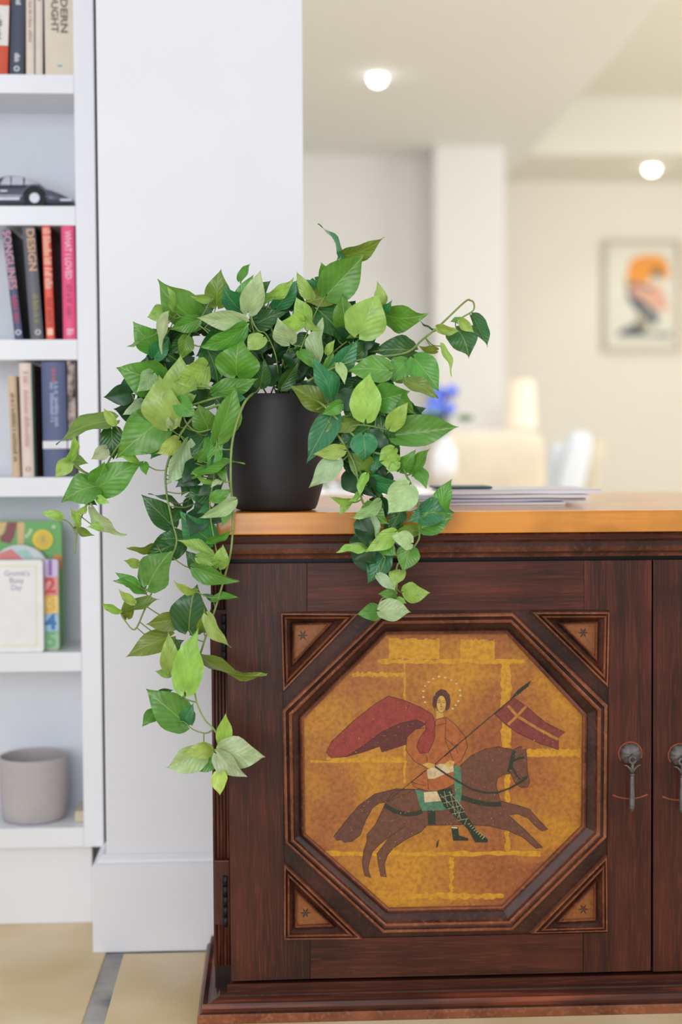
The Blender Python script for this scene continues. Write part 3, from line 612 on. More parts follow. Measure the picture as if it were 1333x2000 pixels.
art('painted_hand', [(545,608),(570,598),(600,606),(600,618),(575,625)], (204,160,72), 7); art('painted_hand', [(640,605),(665,588),(685,595),(680,612),(660,620)], (204,160,72), 7)
hal = [(A1(x, y)) for x, y in ((200,360),(187,320),(187,275),(200,235),(228,205),(262,180),(305,162),(352,172),(400,190),(440,217),(467,268),(470,308),(455,350),(435,382),(412,408))]
for (x, y) in hal:
    art('painted_halo', [(x+2.6*math.cos(t*math.pi/4), y+1.9*math.sin(t*math.pi/4)) for t in range(8)], (214, 184, 130), 2, lambda a, b: (a, b))
dkg = (38, 44, 26)
line('painted_lance', [(385,775),(560,632)], 1.0, (60,36,22), 5); line('painted_lance', [(600,606),(640,572)], 1.2, (40,30,20), 8); line('painted_lance', [(640,572),(700,520)], 2.4, (34,26,20), 8); line('painted_lance', [(700,520),(930,325)], 1.4, (40,28,20), 8)
art('painted_lance', [(925,328),(960,285),(1018,242),(1005,268),(960,305)], (40, 34, 26), 8)
flag = [(862,388),(940,315),(1000,358),(1080,425),(1166,468),(1135,490),(1138,543),(1060,518),(960,470),(905,432)]
art('painted_flag', flag, (126, 52, 42), 4); outline('painted_outline', flag, 5)
yel = (184, 122, 40)
line('painted_flag_cross', [(835,385),(905,465),(1060,560),(1218,645)], 5.5, yel, 6, A1); line('painted_flag_cross', [(975,390),(905,465),(835,530)], 5.5, yel, 6, A1)
line('painted_rein', [(600,615),(650,650),(700,680),(760,715),(820,730),(870,730),(930,708),(970,685),(1000,665)], 3.2, dkg, 9)
line('painted_breast_band', [(715,750),(770,768),(830,780),(888,780)], 9, dkg, 5); line('painted_crupper', [(382,785),(430,812),(480,825),(520,820),(545,810)], 8, dkg, 5)
line('painted_girth', [(585,808),(587,868)], 15, dkg, 4); line('painted_bridle', [(945,548),(935,590),(922,640)], 7, dkg, 5); line('painted_bridle', [(940,592),(965,580),(990,577)], 4, dkg, 5); line('painted_bridle', [(932,612),(950,645),(965,672)], 3.5, dkg, 5); line('painted_bridle', [(965,672),(1002,658)], 2.2, dkg, 5)
art('painted_mark', [(605,970),(608,945),(618,932),(614,962)], (60, 38, 22), 2)
for (nm, rgb), b in layers.items(): b.build(nm, pm('pigment_%d_%d_%d' % rgb, rgb), dr, recalc=False)
# ---- second door: copy of the first without the rider
off = P(1277, 1500, Yd).x - P(446.5, 1500, Yd).x
d2 = dr.copy(); COL.objects.link(d2); d2.location.x += off
for ch in list(dr.children):
    if ch.name.startswith(('painted', 'corner_motif')): continue
    c = ch.copy(); COL.objects.link(c); c.parent = d2; c.matrix_parent_inverse = ch.matrix_parent_inverse.copy()
# ---- drop pulls
def pull(px, py, d, dxw=0.0):
    c = P(px, py, Yd); c.y = Yd; s_ = Yd/F
    b = B(); n = 72; ring = []
    for k_ in range(n):
        t = 2*math.pi*k_/n; rr = (21+2.4*abs(math.sin(t*4.5+math.pi/2))-1.2)*s_; ring.append((math.cos(t)*rr, math.sin(t)*rr))
    rs = [[(c.x+x*f_, Yd-y_, c.z+z*f_) for x, z in ring] for f_, y_ in ((1, 0.0002), (1, .002), (.85, .0055), (.5, .0085), (.15, .0095))]
    b.rings(rs); b.face(rs[-1]); b.build('rosette', iron, d, smooth=True)
    b = B(); zc_ = c.z - 9*s_
    rr = [Vector((c.x+6.5*s_*math.cos(2*math.pi*q/16), Yd-0.013, zc_+6.5*s_*math.sin(2*math.pi*q/16))) for q in range(17)]
    b.tube(rr, 2.6*s_, 8); b.ellip((c.x, Yd-0.012, c.z), 3*s_, 0.004, 3*s_)
    for sg in (-1, 1):
        b.tube([(c.x, Yd-0.013, c.z-36*s_), (c.x+sg*5*s_, Yd-0.014, c.z-26*s_), (c.x+sg*11*s_, Yd-0.014, c.z-20*s_), (c.x+sg*17*s_, Yd-0.013, c.z-19*s_)], 3.2*s_, 6, 0.4)
    b.tube([(c.x, Yd-0.013, c.z-14*s_), (c.x, Yd-0.013, c.z-38*s_)], 3.4*s_, 8)
    b.tube([(c.x, Yd-0.013, c.z-36*s_), (c.x, Yd-0.013, c.z-40*s_)], 5*s_, 8)
    zz_ = [(38, 3.4), (46, 4.2), (80, 5.2), (98, 5.6), (106, 5.2), (112, 2.0)]
    pts = [(c.x, Yd-0.012, c.z-q*s_) for q, _ in zz_]; ringp = []
    for (q, r_) in zz_: ringp.append([(c.x+r_*s_*math.cos(2*math.pi*k_/8), Yd-0.012+r_*s_*0.8*math.sin(2*math.pi*k_/8), c.z-q*s_) for k_ in range(8)])
    b.rings(ringp); b.face(ringp[-1]); b.face(ringp[0])
    b.build('drop_pull', iron, d)
    # wear rubbed by the swinging pull
    worn = mat('rubbed_bare_wood', (146, 66, 34), 0.5, noise=0.2, nscale=120)
    b = B(); n = 14
    for q in range(n):
        t0 = math.radians(-105+q*30/n*1.0); 
    for q in range(n):
        a0, a1 = math.radians(-113+46*q/n), math.radians(-113+46*(q+1)/n); R1, R2 = 88*s_, 91.5*s_
        w_ = 1.6*s_*math.sin(math.pi*(q+.5)/n)
        b.face([(c.x+R1*math.cos(a0), Yd-0.0002, c.z+R1*math.sin(a0)-w_), (c.x+R1*math.cos(a1), Yd-0.0002, c.z+R1*math.sin(a1)-w_), (c.x+R2*math.cos(a1), Yd-0.0002, c.z+R2*math.sin(a1)+0*w_), (c.x+R2*math.cos(a0), Yd-0.0002, c.z+R2*math.sin(a0))])
    b.build('rubbed_mark', worn, d); b = B()
    for q in range(30):
        a0, a1 = 2*math.pi*q/30, 2*math.pi*(q+1)/30; R1, R2 = 22*s_, 24.6*s_
        if 215 < math.degrees(a0) < 325: continue
        b.face([(c.x+R1*math.cos(a0), Yd-0.0002, c.z+R1*math.sin(a0)), (c.x+R1*math.cos(a1), Yd-0.0002, c.z+R1*math.sin(a1)), (c.x+R2*math.cos(a1), Yd-0.0002, c.z+R2*math.sin(a1)), (c.x+R2*math.cos(a0), Yd-0.0002, c.z+R2*math.sin(a0))])
    b.build('rubbed_ring', worn, d)
pull(1232, 1472, dr); pull(1329, 1475, d2)
# ------------------------------------------------------------ worktop
ora = wood('honey_pine', (210, 128, 40), (230, 154, 62), (178, 96, 30), 'x', rough=0.24, fine=24, wear=0.55, bump=0.05)
ora.node_tree.nodes['Principled BSDF'].inputs['Coat Weight'].default_value = 0.5; ora.node_tree.nodes['Principled BSDF'].inputs['Coat Roughness'].default_value = 0.12
wx0 = P(423, 1020, Yw).x; wx1 = cab_r+0.03
wtop = empty('worktop', ((wx0+wx1)/2, Yw+0.2, wood_o_z1), 'honey-coloured pine worktop on top of the dark sideboard', 'worktop')
B().box((wx0, Yw, wood_o_z1), (wx1, Ysk-0.002, wt), 0.002).build('front_board', ora, wtop)
# rear boards beyond the pier
nb = 3; ya = Ysk-0.001; yy_ = [ya+(Ywb-ya)*q/nb for q in range(nb+1)]
for q in range(nb):
    B().box((px1+0.003, yy_[q]+0.0008, wood_o_z1), (wx1, yy_[q+1], wt), 0.0008).build('board', ora, wtop)
# ------------------------------------------------------------ magazines
GM = 'magazines stacked on the worktop'
mags = [(790, 1100, 0.004, (238, 236, 240), 0.0, 'bottom magazine of the stack, pale lilac white edge'), (800, 1135, 0.004, (214, 210, 226), 0.06, 'second magazine from the bottom of the stack'), (880, 1150, 0.005, (240, 238, 240), -0.05, 'third magazine from the bottom, slightly turned'), (870, 1168, 0.006, (236, 234, 238), 0.02, 'top white magazine of the stack, longest to the right')]
zc_ = wt+0.0004
for i, (x0, x1, th, rgb, rz, lab) in enumerate(mags):
    Ym = 2.30-i*0.0
    a, c = P(x0, 985, Ym).x, P(x1, 985, Ym).x; wd = c-a
    e = empty('magazine', ((a+c)/2, Ym+0.08, zc_), lab, 'magazine', GM, rot=(0, 0, rz))
    b = B(); n = 10; dd = 0.2
    low = []; hi = []
    for q in range(n+1):
        x = -wd/2+wd*q/n; wv = 0.0006*math.sin(q*0.9+i) if i else 0
        low.append((x, max(0, wv))); hi.append((x, th+max(0, wv)))
    poly = [(x, -dd/2, z) for x, z in low] + [(x, -dd/2, z) for x, z in hi[::-1]]
    b.prism(poly, (0, dd, 0)); o = b.build('pages', mat('page_edges_%d' % i, rgb, 0.6, nscale=40, rgb2=tuple(int(v*.9) for v in rgb), stretch=(0.1, 1, 60))); o.parent = e
    b = B(); cov = [(x, -dd/2-0.001, z+0.0001) for x, z in hi]; 
    b.prism(cov+[(x, y, z+0.0005) for x, y, z in cov[::-1]], (0, dd+0.002, 0)); o = b.build('cover', mat('magazine_cover_%d' % i, (206, 206, 214) if i != 1 else (120, 120, 150), 0.3)); o.parent = e
    zc_ += th+0.0015
a = P(905, 955, 2.36)
o = B().box((a.x-0.05, 2.33, zc_), (a.x+0.045, 2.42, zc_+0.004), 0.0015).build('notebook', mat('dark_green_cover', (66, 84, 84), 0.5)); tag(o, 'small dark grey-green notebook on top of the magazines', 'notebook')
# ------------------------------------------------------------ far room furnishings
e0 = P(1178, 470, YB2); e1 = P(1328, 686, YB2); Yf = YB2-0.03
fr = empty('framed_print', ((e0.x+e1.x)/2, YB2, (e0.z+e1.z)/2), 'framed print of an orange-haired stooping figure on the cream wall', 'picture')
fm = mat('pale_frame', (196, 184, 166), 0.5); b = B(); t = 0.022
b.box((e0.x, Yf, e1.z), (e0.x+t, YB2, e0.z)); b.box((e1.x-t, Yf, e1.z), (e1.x, YB2, e0.z)); b.box((e0.x+t, Yf, e0.z-t), (e1.x-t, YB2, e0.z)); b.box((e0.x+t, Yf, e1.z), (e1.x-t, YB2, e1.z+t)); b.build('frame', fm, fr)
B().box((e0.x+t, YB2-0.012, e1.z+t), (e1.x-t, YB2-0.002, e0.z-t)).build('paper', mat('print_paper', (226, 226, 214), 0.6), fr)
q8 = lambda x, y: (1140+x/6.907, 440+y/6.907)
def pa(nm, pts, rgb, l):
    B().prism([P(*q8(x, y), YB2)+Vector((0, -0.012-0.001*l, 0)) for x, y in pts], (0, 0.0008, 0)).build(nm, paint(rgb), fr)
pa('printed_hair', [(560,740),(600,560),(640,460),(780,410),(960,400),(1090,440),(1150,540),(1160,740),(1060,720),(980,620),(900,720),(870,800),(700,770)], (232, 150, 46), 1)
pa('printed_shape', [(920,600),(1000,590),(1060,640),(1040,700),(960,710),(915,660)], (38, 60, 66), 2)
pa('printed_body', [(560,760),(700,770),(870,830),(960,760),(1060,860),(1160,1120),(1040,1180),(900,1080),(780,1000),(640,930)], (222, 168, 146), 1)
pa('printed_arm', [(560,760),(720,780),(940,850),(920,890),(760,840),(640,830),(600,900)], (110, 84, 80), 2)
pa('printed_leg', [(570,880),(640,930),(780,1010),(960,1160),(1010,1270),(980,1360),(920,1350),(860,1260),(820,1120),(740,1180),(680,1110),(600,1010)], (46, 66, 84), 2)
pa('printed_shin', [(730,1150),(800,1120),(860,1300),(850,1460),(780,1440),(700,1380),(720,1260)], (150, 138, 116), 1)
pa('printed_base', [(440,1460),(560,1390),(680,1330),(760,1340),(830,1470),(1180,1450),(1180,1510),(480,1500)], (62, 74, 84), 1)
cream = mat('cream_upholstery', (216, 204, 182), 0.9, noise=0.05, nscale=14, bump=0.3)
Ys = 5.2
def soft(name, c, sx_, sy_, sz_, m, parent, rz=0, ry=0, p=3.5):
    b = B(); bmesh.ops.create_uvsphere(b.bm, u_segments=28, v_segments=18, radius=1)
    T = Matrix.Translation(c) @ Euler((0, ry, rz)).to_matrix().to_4x4()
    for v in b.bm.verts:
        q = v.co; l = (abs(q.x)**p+abs(q.y)**p+abs(q.z)**p)**(1/p); q = q/l; v.co = T @ Vector((q.x*sx_, q.y*sy_, q.z*sz_))
    return b.build(name, m, parent, smooth=True)
a, c = P(838, 842, Ys), P(1062, 842, Ys); xm = (a.x+c.x)/2; hw = (c.x-a.x)/2
ar = empty('armchair', (xm, Ys, 0), 'cream upholstered armchair seen from behind, beyond the worktop', 'armchair')
zt2 = a.z
soft('back_rest', (xm, Ys, (zt2+0.25)/2), hw, 0.10, (zt2-0.25)/2, cream, ar, p=9)
soft('seat', (xm, Ys+0.33, 0.33), hw, 0.35, 0.13, cream, ar, p=6)
for sg in (-1, 1): soft('arm_rest', (xm+sg*(hw-0.06), Ys+0.33, 0.42), 0.07, 0.33, 0.17, cream, ar, p=6)
for sg in (-1, 1):
    for yy2 in (0, 0.6): B().tube([(xm+sg*(hw-0.05), Ys+yy2, 0.0), (xm+sg*(hw-0.05), Ys+yy2, 0.24)], 0.02, 8).build('leg', mat('chair_leg_wood', (150, 116, 80)), ar)
# sofa behind with cushions
Yo = 6.05; xs0, xs1 = P(955, 850, Yo).x, P(1800, 850, Yo).x
so = empty('sofa', ((xs0+xs1)/2, Yo+0.4, 0), 'low cream sofa behind the armchair', 'sofa')
ztb = P(1100, 905, Yo).z
soft('base', ((xs0+xs1)/2, Yo+0.2, 0.29), (xs1-xs0)/2, 0.42, 0.21, cream, so, p=9)
soft('arm_rest', (xs0+0.1, Yo+0.35, 0.36), 0.1, 0.42, 0.28, cream, so, p=7)
pb = mat('pale_blue_linen', (226, 232, 240), 0.9, noise=0.03, nscale=40)
GC = 'cushions leaning on the sofa'
for ci, (x, y, wpx, hpx, ry, m, lab) in enumerate(((1090, 915, 44, 100, 0.06, pb, 'pale blue cushion at the left, behind the armchair'), (1125, 905, 50, 128, 0.22, pb, 'pale blue cushion leaning right, in front of the cream one'), (1160, 912, 30, 124, 0.2, cream, 'cream cushion at the right end of the row'))):
    Yz = Yo-0.0-0.13*(ci == 1)+.13*(ci == 2); zt3 = P(x, y-hpx/2, Yz).z; hz = (zt3-0.503)/2; p_ = P(x, y, Yz); o = soft('cushion', (p_.x-(.02 if ry > .1 else 0), Yz, 0.503+hz), wpx*Yo/F/2, 0.05, hz, m, None, ry=ry, p=5); tag(o, lab, 'cushion', GC)
# sideboard-less lamp: cream shade beside the white pier
Yl = 7.0; p_ = P(1020, 790, Yl); rl = 29*Yl/F; hl = 46*Yl/F
la = empty('table_lamp', (p_.x, Yl, 0.5), 'table lamp with a glowing cream shade beside the white pier', 'lamp')
B().lathe([(rl*1.0, -hl), (rl*0.8, hl)], (p_.x, Yl, p_.z), 32).build('lamp_shade', mat('lit_shade', (255, 236, 212), 0.8, emit=0.35), la)
B().lathe([(0, -hl-0.26), (0.06, -hl-0.26), (0.07, -hl-0.2), (0.05, -hl-0.1), (0.012, -hl-0.04), (0.012, 0)], (p_.x, Yl, p_.z), 24).build('lamp_base', mat('lamp_base_ceramic', (220, 214, 204)), la)
zl0 = p_.z-hl-0.26
tb = empty('side_table', (p_.x, Yl, 0), 'white side table under the lamp', 'table'); B().box((p_.x-0.13, Yl-0.13, zl0-0.025), (p_.x+0.13, Yl+0.13, zl0-0.0005), 0.003).build('table_top', farw, tb)
for sg in (-1, 1):
    for s2 in (-1, 1): B().box((p_.x+sg*0.11-.015, Yl+s2*0.11-.015, 0), (p_.x+sg*0.11+.015, Yl+s2*0.11+.015, zl0-0.025)).build('leg', farw, tb)
# white dining table with vases
Yt = 4.4; ztab = P(700, 958, Yt).z
ta = empty('dining_table', (P(760, 950, Yt).x, Yt, 0), 'white table behind the worktop carrying two vases', 'table')
x0, x1 = P(600, 950, Yt).x, P(845, 950, Yt).x
B().box((x0, Yt-0.35, ztab-0.03), (x1, Yt+0.35, ztab), 0.004).build('table_top', farw, ta)
for x in (x0+.05, x1-.05):
    for y in (Yt-0.3, Yt+0.3): B().box((x-.025, y-.025, 0), (x+.025, y+.025, ztab-0.03)).build('leg', farw, ta)
fgreen = mat('far_foliage', (70, 120, 66), 0.6, noise=0.3, nscale=20); 
def bouquet(px, py, rpx, Y, petm, vasem, label, n, leafn, vz, vrad=0.045, seed=1):
    rr = random.Random(seed); c = P(px, py, Y); r_ = rpx*Y/F
    e = empty('flower_vase', (c.x, Y, vz), label, 'vase', 'flower vases on the far table')
    hv = (c.z-vz)*0.62
    B().lathe([(0, 0), (vrad*.7, 0), (vrad, hv*.35), (vrad*.9, hv*.7), (vrad*.55, hv*.92), (vrad*.65, hv), (vrad*.5, hv*.96), (0, hv*.3)], (c.x, Y, vz+.0005), 28).build('vase', vasem, e)
    for q in range(n):
        while True:
            v = Vector((rr.uniform(-1, 1), rr.uniform(-1, 1), rr.uniform(-1, 1)))
            if v.length < 1: break
        p_ = c+Vector((v.x*r_*1.15, v.y*r_, v.z*r_*.75))
        b = B(); ico = bmesh.ops.create_icosphere(b.bm, subdivisions=2, radius=r_*.34, matrix=Matrix.Translation(p_))
        for vv in b.bm.verts: vv.co += Vector((rr.uniform(-1, 1), rr.uniform(-1, 1), rr.uniform(-1, 1)))*r_*.05
        b.build('flower_head', petm, e)
        B().tube([(c.x, Y, vz+hv*.6), p_], 0.003, 5).build('stem', fgreen, e)
    for q in range(leafn):
        a_ = rr.uniform(0, 6.28); p_ = Vector((c.x+math.cos(a_)*r_*1.2, Y+math.sin(a_)*r_, c.z-r_*rr.uniform(.3, 1.1)))
        b = B(); b.ellip(p_, r_*.42, r_*.3, r_*.16, 8, 5); b.build('leaf', fgreen, e)
    return e
bouquet(868, 792, 40, 4.75, mat('blue_petals', (74, 100, 200), 0.7, rgb2=(120, 140, 224), nscale=40), mat('white_vase', (238, 238, 240), 0.3), 'white vase of blue hydrangea heads behind the armchair', 12, 4, ztab, seed=3)
bouquet(655, 930, 26, 4.3, mat('pink_petals', (226, 170, 160), 0.7), mat('white_vase', (238, 238, 240), 0.3), 'low pot of green leaves with pink flowers on the far table', 3, 12, ztab, vrad=0.04, seed=5)
# the blue bouquet stands on the end of the table
# ------------------------------------------------------------ plant pot and plant
Yq = 2.168
pc = P(540, 998, Yq); top_z = P(540, 768, Yq-0.07).z; ph = top_z-wt
plant = empty('trailing_plant', (pc.x, Yq, wt), 'lush green trailing plant spilling out of the black pot', 'plant')
pot = empty('black_pot', (pc.x, Yq, wt), 'matt black tapered pot standing on the pine worktop', 'pot')
s_ = Yq/F
pcx = P(539, 900, Yq-0.03).x
B().lathe([(0, 0.0005), (70*s_, 0.0005), (77*s_, 0.002), (81*s_, 0.008), (91*s_, 0.035), (99*s_, 0.07), (103*s_, 0.11), (103.5*s_, ph*0.78), (101*s_, ph*.93), (99*s_, ph-0.001), (98*s_, ph), (94*s_, ph), (93*s_, ph-0.003), (94*s_, ph*0.7), (80*s_, 0.03), (0, 0.02)], (pcx, Yq, wt), 72).build('pot_body', mat('black_ceramic', (38, 35, 37), 0.55, noise=0.05, nscale=60), pot)
B().lathe([(92*s_, ph-0.016), (60*s_, ph-0.010), (0, ph-0.008)], (pcx, Yq, wt), 40).build('potting_soil', mat('soil', (40, 30, 24), 0.95, bump=0.8, nscale=120), pot)
# leaf meshes
def leafmat():
    m = bpy.data.materials.new('leaf'); m.use_nodes = True; nt = m.node_tree; b = nt.nodes['Principled BSDF']; L = nt.links.new
    oi = nt.nodes.new('ShaderNodeObjectInfo'); tc = nt.nodes.new('ShaderNodeTexCoord'); sx_ = nt.nodes.new('ShaderNodeSeparateXYZ'); L(tc.outputs['Object'], sx_.inputs[0])
    def M_(op, a, b_=None):
        n = nt.nodes.new('ShaderNodeMath'); n.operation = op
        for i, v in enumerate((a, b_)):
            if v is None: continue
            if isinstance(v, (int, float)): n.inputs[i].default_value = v
            else: L(v, n.inputs[i])
        return n.outputs[0]
    ax = M_('ABSOLUTE', sx_.outputs[0])
    mid = M_('LESS_THAN', ax, 0.014)
    # side veins sweep forward: y - 1.1*|x| + curvature
    t = M_('SUBTRACT', sx_.outputs[1], M_('MULTIPLY', M_('POWER', ax, 0.75), 0.85))
    fr_ = M_('FRACT', M_('MULTIPLY', t, 6.5)); tri = M_('ABSOLUTE', M_('SUBTRACT', fr_, 0.5))
    vein = M_('LESS_THAN', tri, 0.035)
    veins = M_('MAXIMUM', mid, M_('MULTIPLY', vein, 0.45))
    soft_ = M_('MULTIPLY', tri, 2.0)
    nz = nt.nodes.new('ShaderNodeTexNoise'); nz.inputs['Scale'].default_value = 3.5; nz.inputs['Detail'].default_value = 3; L(tc.outputs['Object'], nz.inputs[0])
    mp = nt.nodes.new('ShaderNodeMapRange'); L(nz.outputs[0], mp.inputs[0]); mp.inputs[1].default_value = .3; mp.inputs[2].default_value = .7; mp.inputs[3].default_value = 0.78; mp.inputs[4].default_value = 1.18
    mul = nt.nodes.new('ShaderNodeVectorMath'); mul.operation = 'SCALE'; L(oi.outputs['Color'], mul.inputs[0]); L(mp.outputs[0], mul.inputs['Scale'])
    lt = nt.nodes.new('ShaderNodeMixRGB'); lt.blend_type = 'MIX'; lt.inputs[0].default_value = 0.5; L(oi.outputs['Color'], lt.inputs[1]); lt.inputs[2].default_value = (*lin((190, 206, 110)), 1)
    mx = nt.nodes.new('ShaderNodeMixRGB'); L(M_('MULTIPLY', veins, 0.75), mx.inputs[0]); L(mul.outputs[0], mx.inputs[1]); L(lt.outputs[0], mx.inputs[2])
    L(mx.outputs[0], b.inputs['Base Color']); b.inputs['Roughness'].default_value = 0.33; b.inputs['Specular IOR Level'].default_value = 0.65
    bp = nt.nodes.new('ShaderNodeBump'); bp.inputs['Strength'].default_value = 0.22; bp.inputs['Distance'].default_value = 0.0015; L(M_('SUBTRACT', soft_, M_('MULTIPLY', mid, 1.2)), bp.inputs['Height']); L(bp.outputs[0], b.inputs['Normal'])
    tr = nt.nodes.new('ShaderNodeBsdfTranslucent'); L(mx.outputs[0], tr.inputs[0]); ms = nt.nodes.new('ShaderNodeMixShader'); ms.inputs[0].default_value = 0.22
    L(b.outputs[0], ms.inputs[1]); L(tr.outputs[0], ms.inputs[2]); L(ms.outputs[0], nt.nodes['Material Output'].inputs[0]); return m
LM = leafmat()
WT = [(0, .05), (.03, .22), (.08, .34), (.15, .43), (.25, .49), (.36, .50), (.47, .465), (.58, .395), (.68, .305), (.77, .21), (.85, .125), (.91, .065), (.96, .025), (1, .003)]
def leafmesh(fold, arch, twist, wave, curl, skew, seed):
    rr = random.Random(seed); b = B(); nx = 8; rows = []
    for y, hwid in WT:
        row = []
        for i in range(-nx//2, nx//2+1):
            u = i/(nx/2); au = abs(u); x = u*hwid
            yy = y - (0.07*au**1.5*(1-y)**6 if y < .4 else 0) 
            yy -= 0.05*au*(1 if y < .15 else 0)
            z = fold*abs(x)*(1-.3*y) + arch*4*y*(1-y) + curl*(-(y**3))*.5 + wave*math.sin(y*11+seed+(0 if u > 0 else 1.3))*au**2*.5
            z -= 0.25*x*x*(1 if fold > 0.2 else -.2)
            xx = x + skew*(y*y) ; z += twist*x*y
            row.append(b.bm.verts.new((xx, yy, z)))
        rows.append(row)
    for a_, c_ in zip(rows, rows[1:]):
        for i in range(nx): b.bm.faces.new((a_[i], a_[i+1], c_[i+1], c_[i])).smooth = True
    me = bpy.data.meshes.new('leaf_blade'); b.bm.to_mesh(me); b.bm.free(); me.materials.append(LM); return me
LV = [leafmesh(.30, .10, .15, .10, .12, .04, 1), leafmesh(.18, .16, -.25, .12, .22, -.06, 2), leafmesh(.42, .08, .3, .08, .0, .05, 3), leafmesh(.10, .20, .1, .16, .35, .0, 4), leafmesh(.5, .05, -.4, .1, -.15, -.04, 5), leafmesh(-.15, .18, .2, .14, .15, .07, 6)]
CC = {'L': (160, 200, 90), 'M': (96, 156, 56), 'D': (48, 104, 42), 'B': (58, 136, 82), 'P': (178, 206, 146), 'Y': (184, 212, 96), 'O': (116, 146, 48), 'K': (36, 76, 38)}  # P: pale glossy reflection put into the colour, pale leaf backs too
def depth(px, py):
    t = max(0, min(1, (py-560)/240)); d = 2.105*(1-t)+2.025*t
    if px < 420:
        k2 = min(1, (420-px)/120); d += 0.06*k2
    if px > 760 and py < 760: d += 0.04
    return d
leafcount = 0; bases = []
def leaf(bx, by, tx_, ty_, w_, c, extra=0.0):
    global leafcount
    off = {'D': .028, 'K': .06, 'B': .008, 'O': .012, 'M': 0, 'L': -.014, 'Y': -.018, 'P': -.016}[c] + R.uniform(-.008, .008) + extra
    d = depth((bx+tx_)/2, (by+ty_)/2) + off
    if 425 < (bx+tx_)/2 and (by+ty_)/2 > 775: d = min(d, 2.048)
    Bp = P(bx, by, d+0.004); Tp = P(tx_, ty_, d-R.uniform(0.0, 0.018)); yv = Tp-Bp; Ln = yv.length; yv.normalize()
    wm = w_*d/F; ratio = wm/Ln
    if ratio >= 0.44: phi = math.radians(R.uniform(-28, 28)); wr = wm/math.cos(phi)
    else:
        wr = max(wm, 0.5*Ln); phi = math.acos(max(.3, min(1, ratio/.5))); phi *= R.choice((-1, 1)); wr = wm/max(.3, math.cos(phi))
    v = (CAM-Bp); zv = (v - yv*v.dot(yv)).normalized(); xv = yv.cross(zv)
    z2 = zv*math.cos(phi)+xv*math.sin(phi); x2 = yv.cross(z2)
    me = LV[R.randrange(len(LV))]
    o = bpy.data.objects.new('leaf', me); COL.objects.link(o)
    sz = (wr+Ln)*.45
    T = Matrix((x2*wr, yv*Ln, z2*sz)).transposed().to_4x4(); T.translation = Bp
    o.parent = plant; o.matrix_parent_inverse = Matrix.Translation(plant.location).inverted(); o.matrix_basis = T
    cc = [v_*R.uniform(.88, 1.12) for v_ in lin(CC[c])]; o.color = (*cc, 1)
    leafcount += 1; bases.append((bx, by, d+0.004, Bp)); return o
RA = lambda x, y: (80+x/2.777, 430+y/2.777)
RB = lambda x, y: (480+x/2.777, 430+y/2.777)
RC = lambda x, y: (70+x/2.836, 850+y/2.836)
RD = lambda x, y: (560+x/3.3325, 850+y/3.3325)
RE = lambda x, y: (180+x/3.508, 1150+y/3.508)
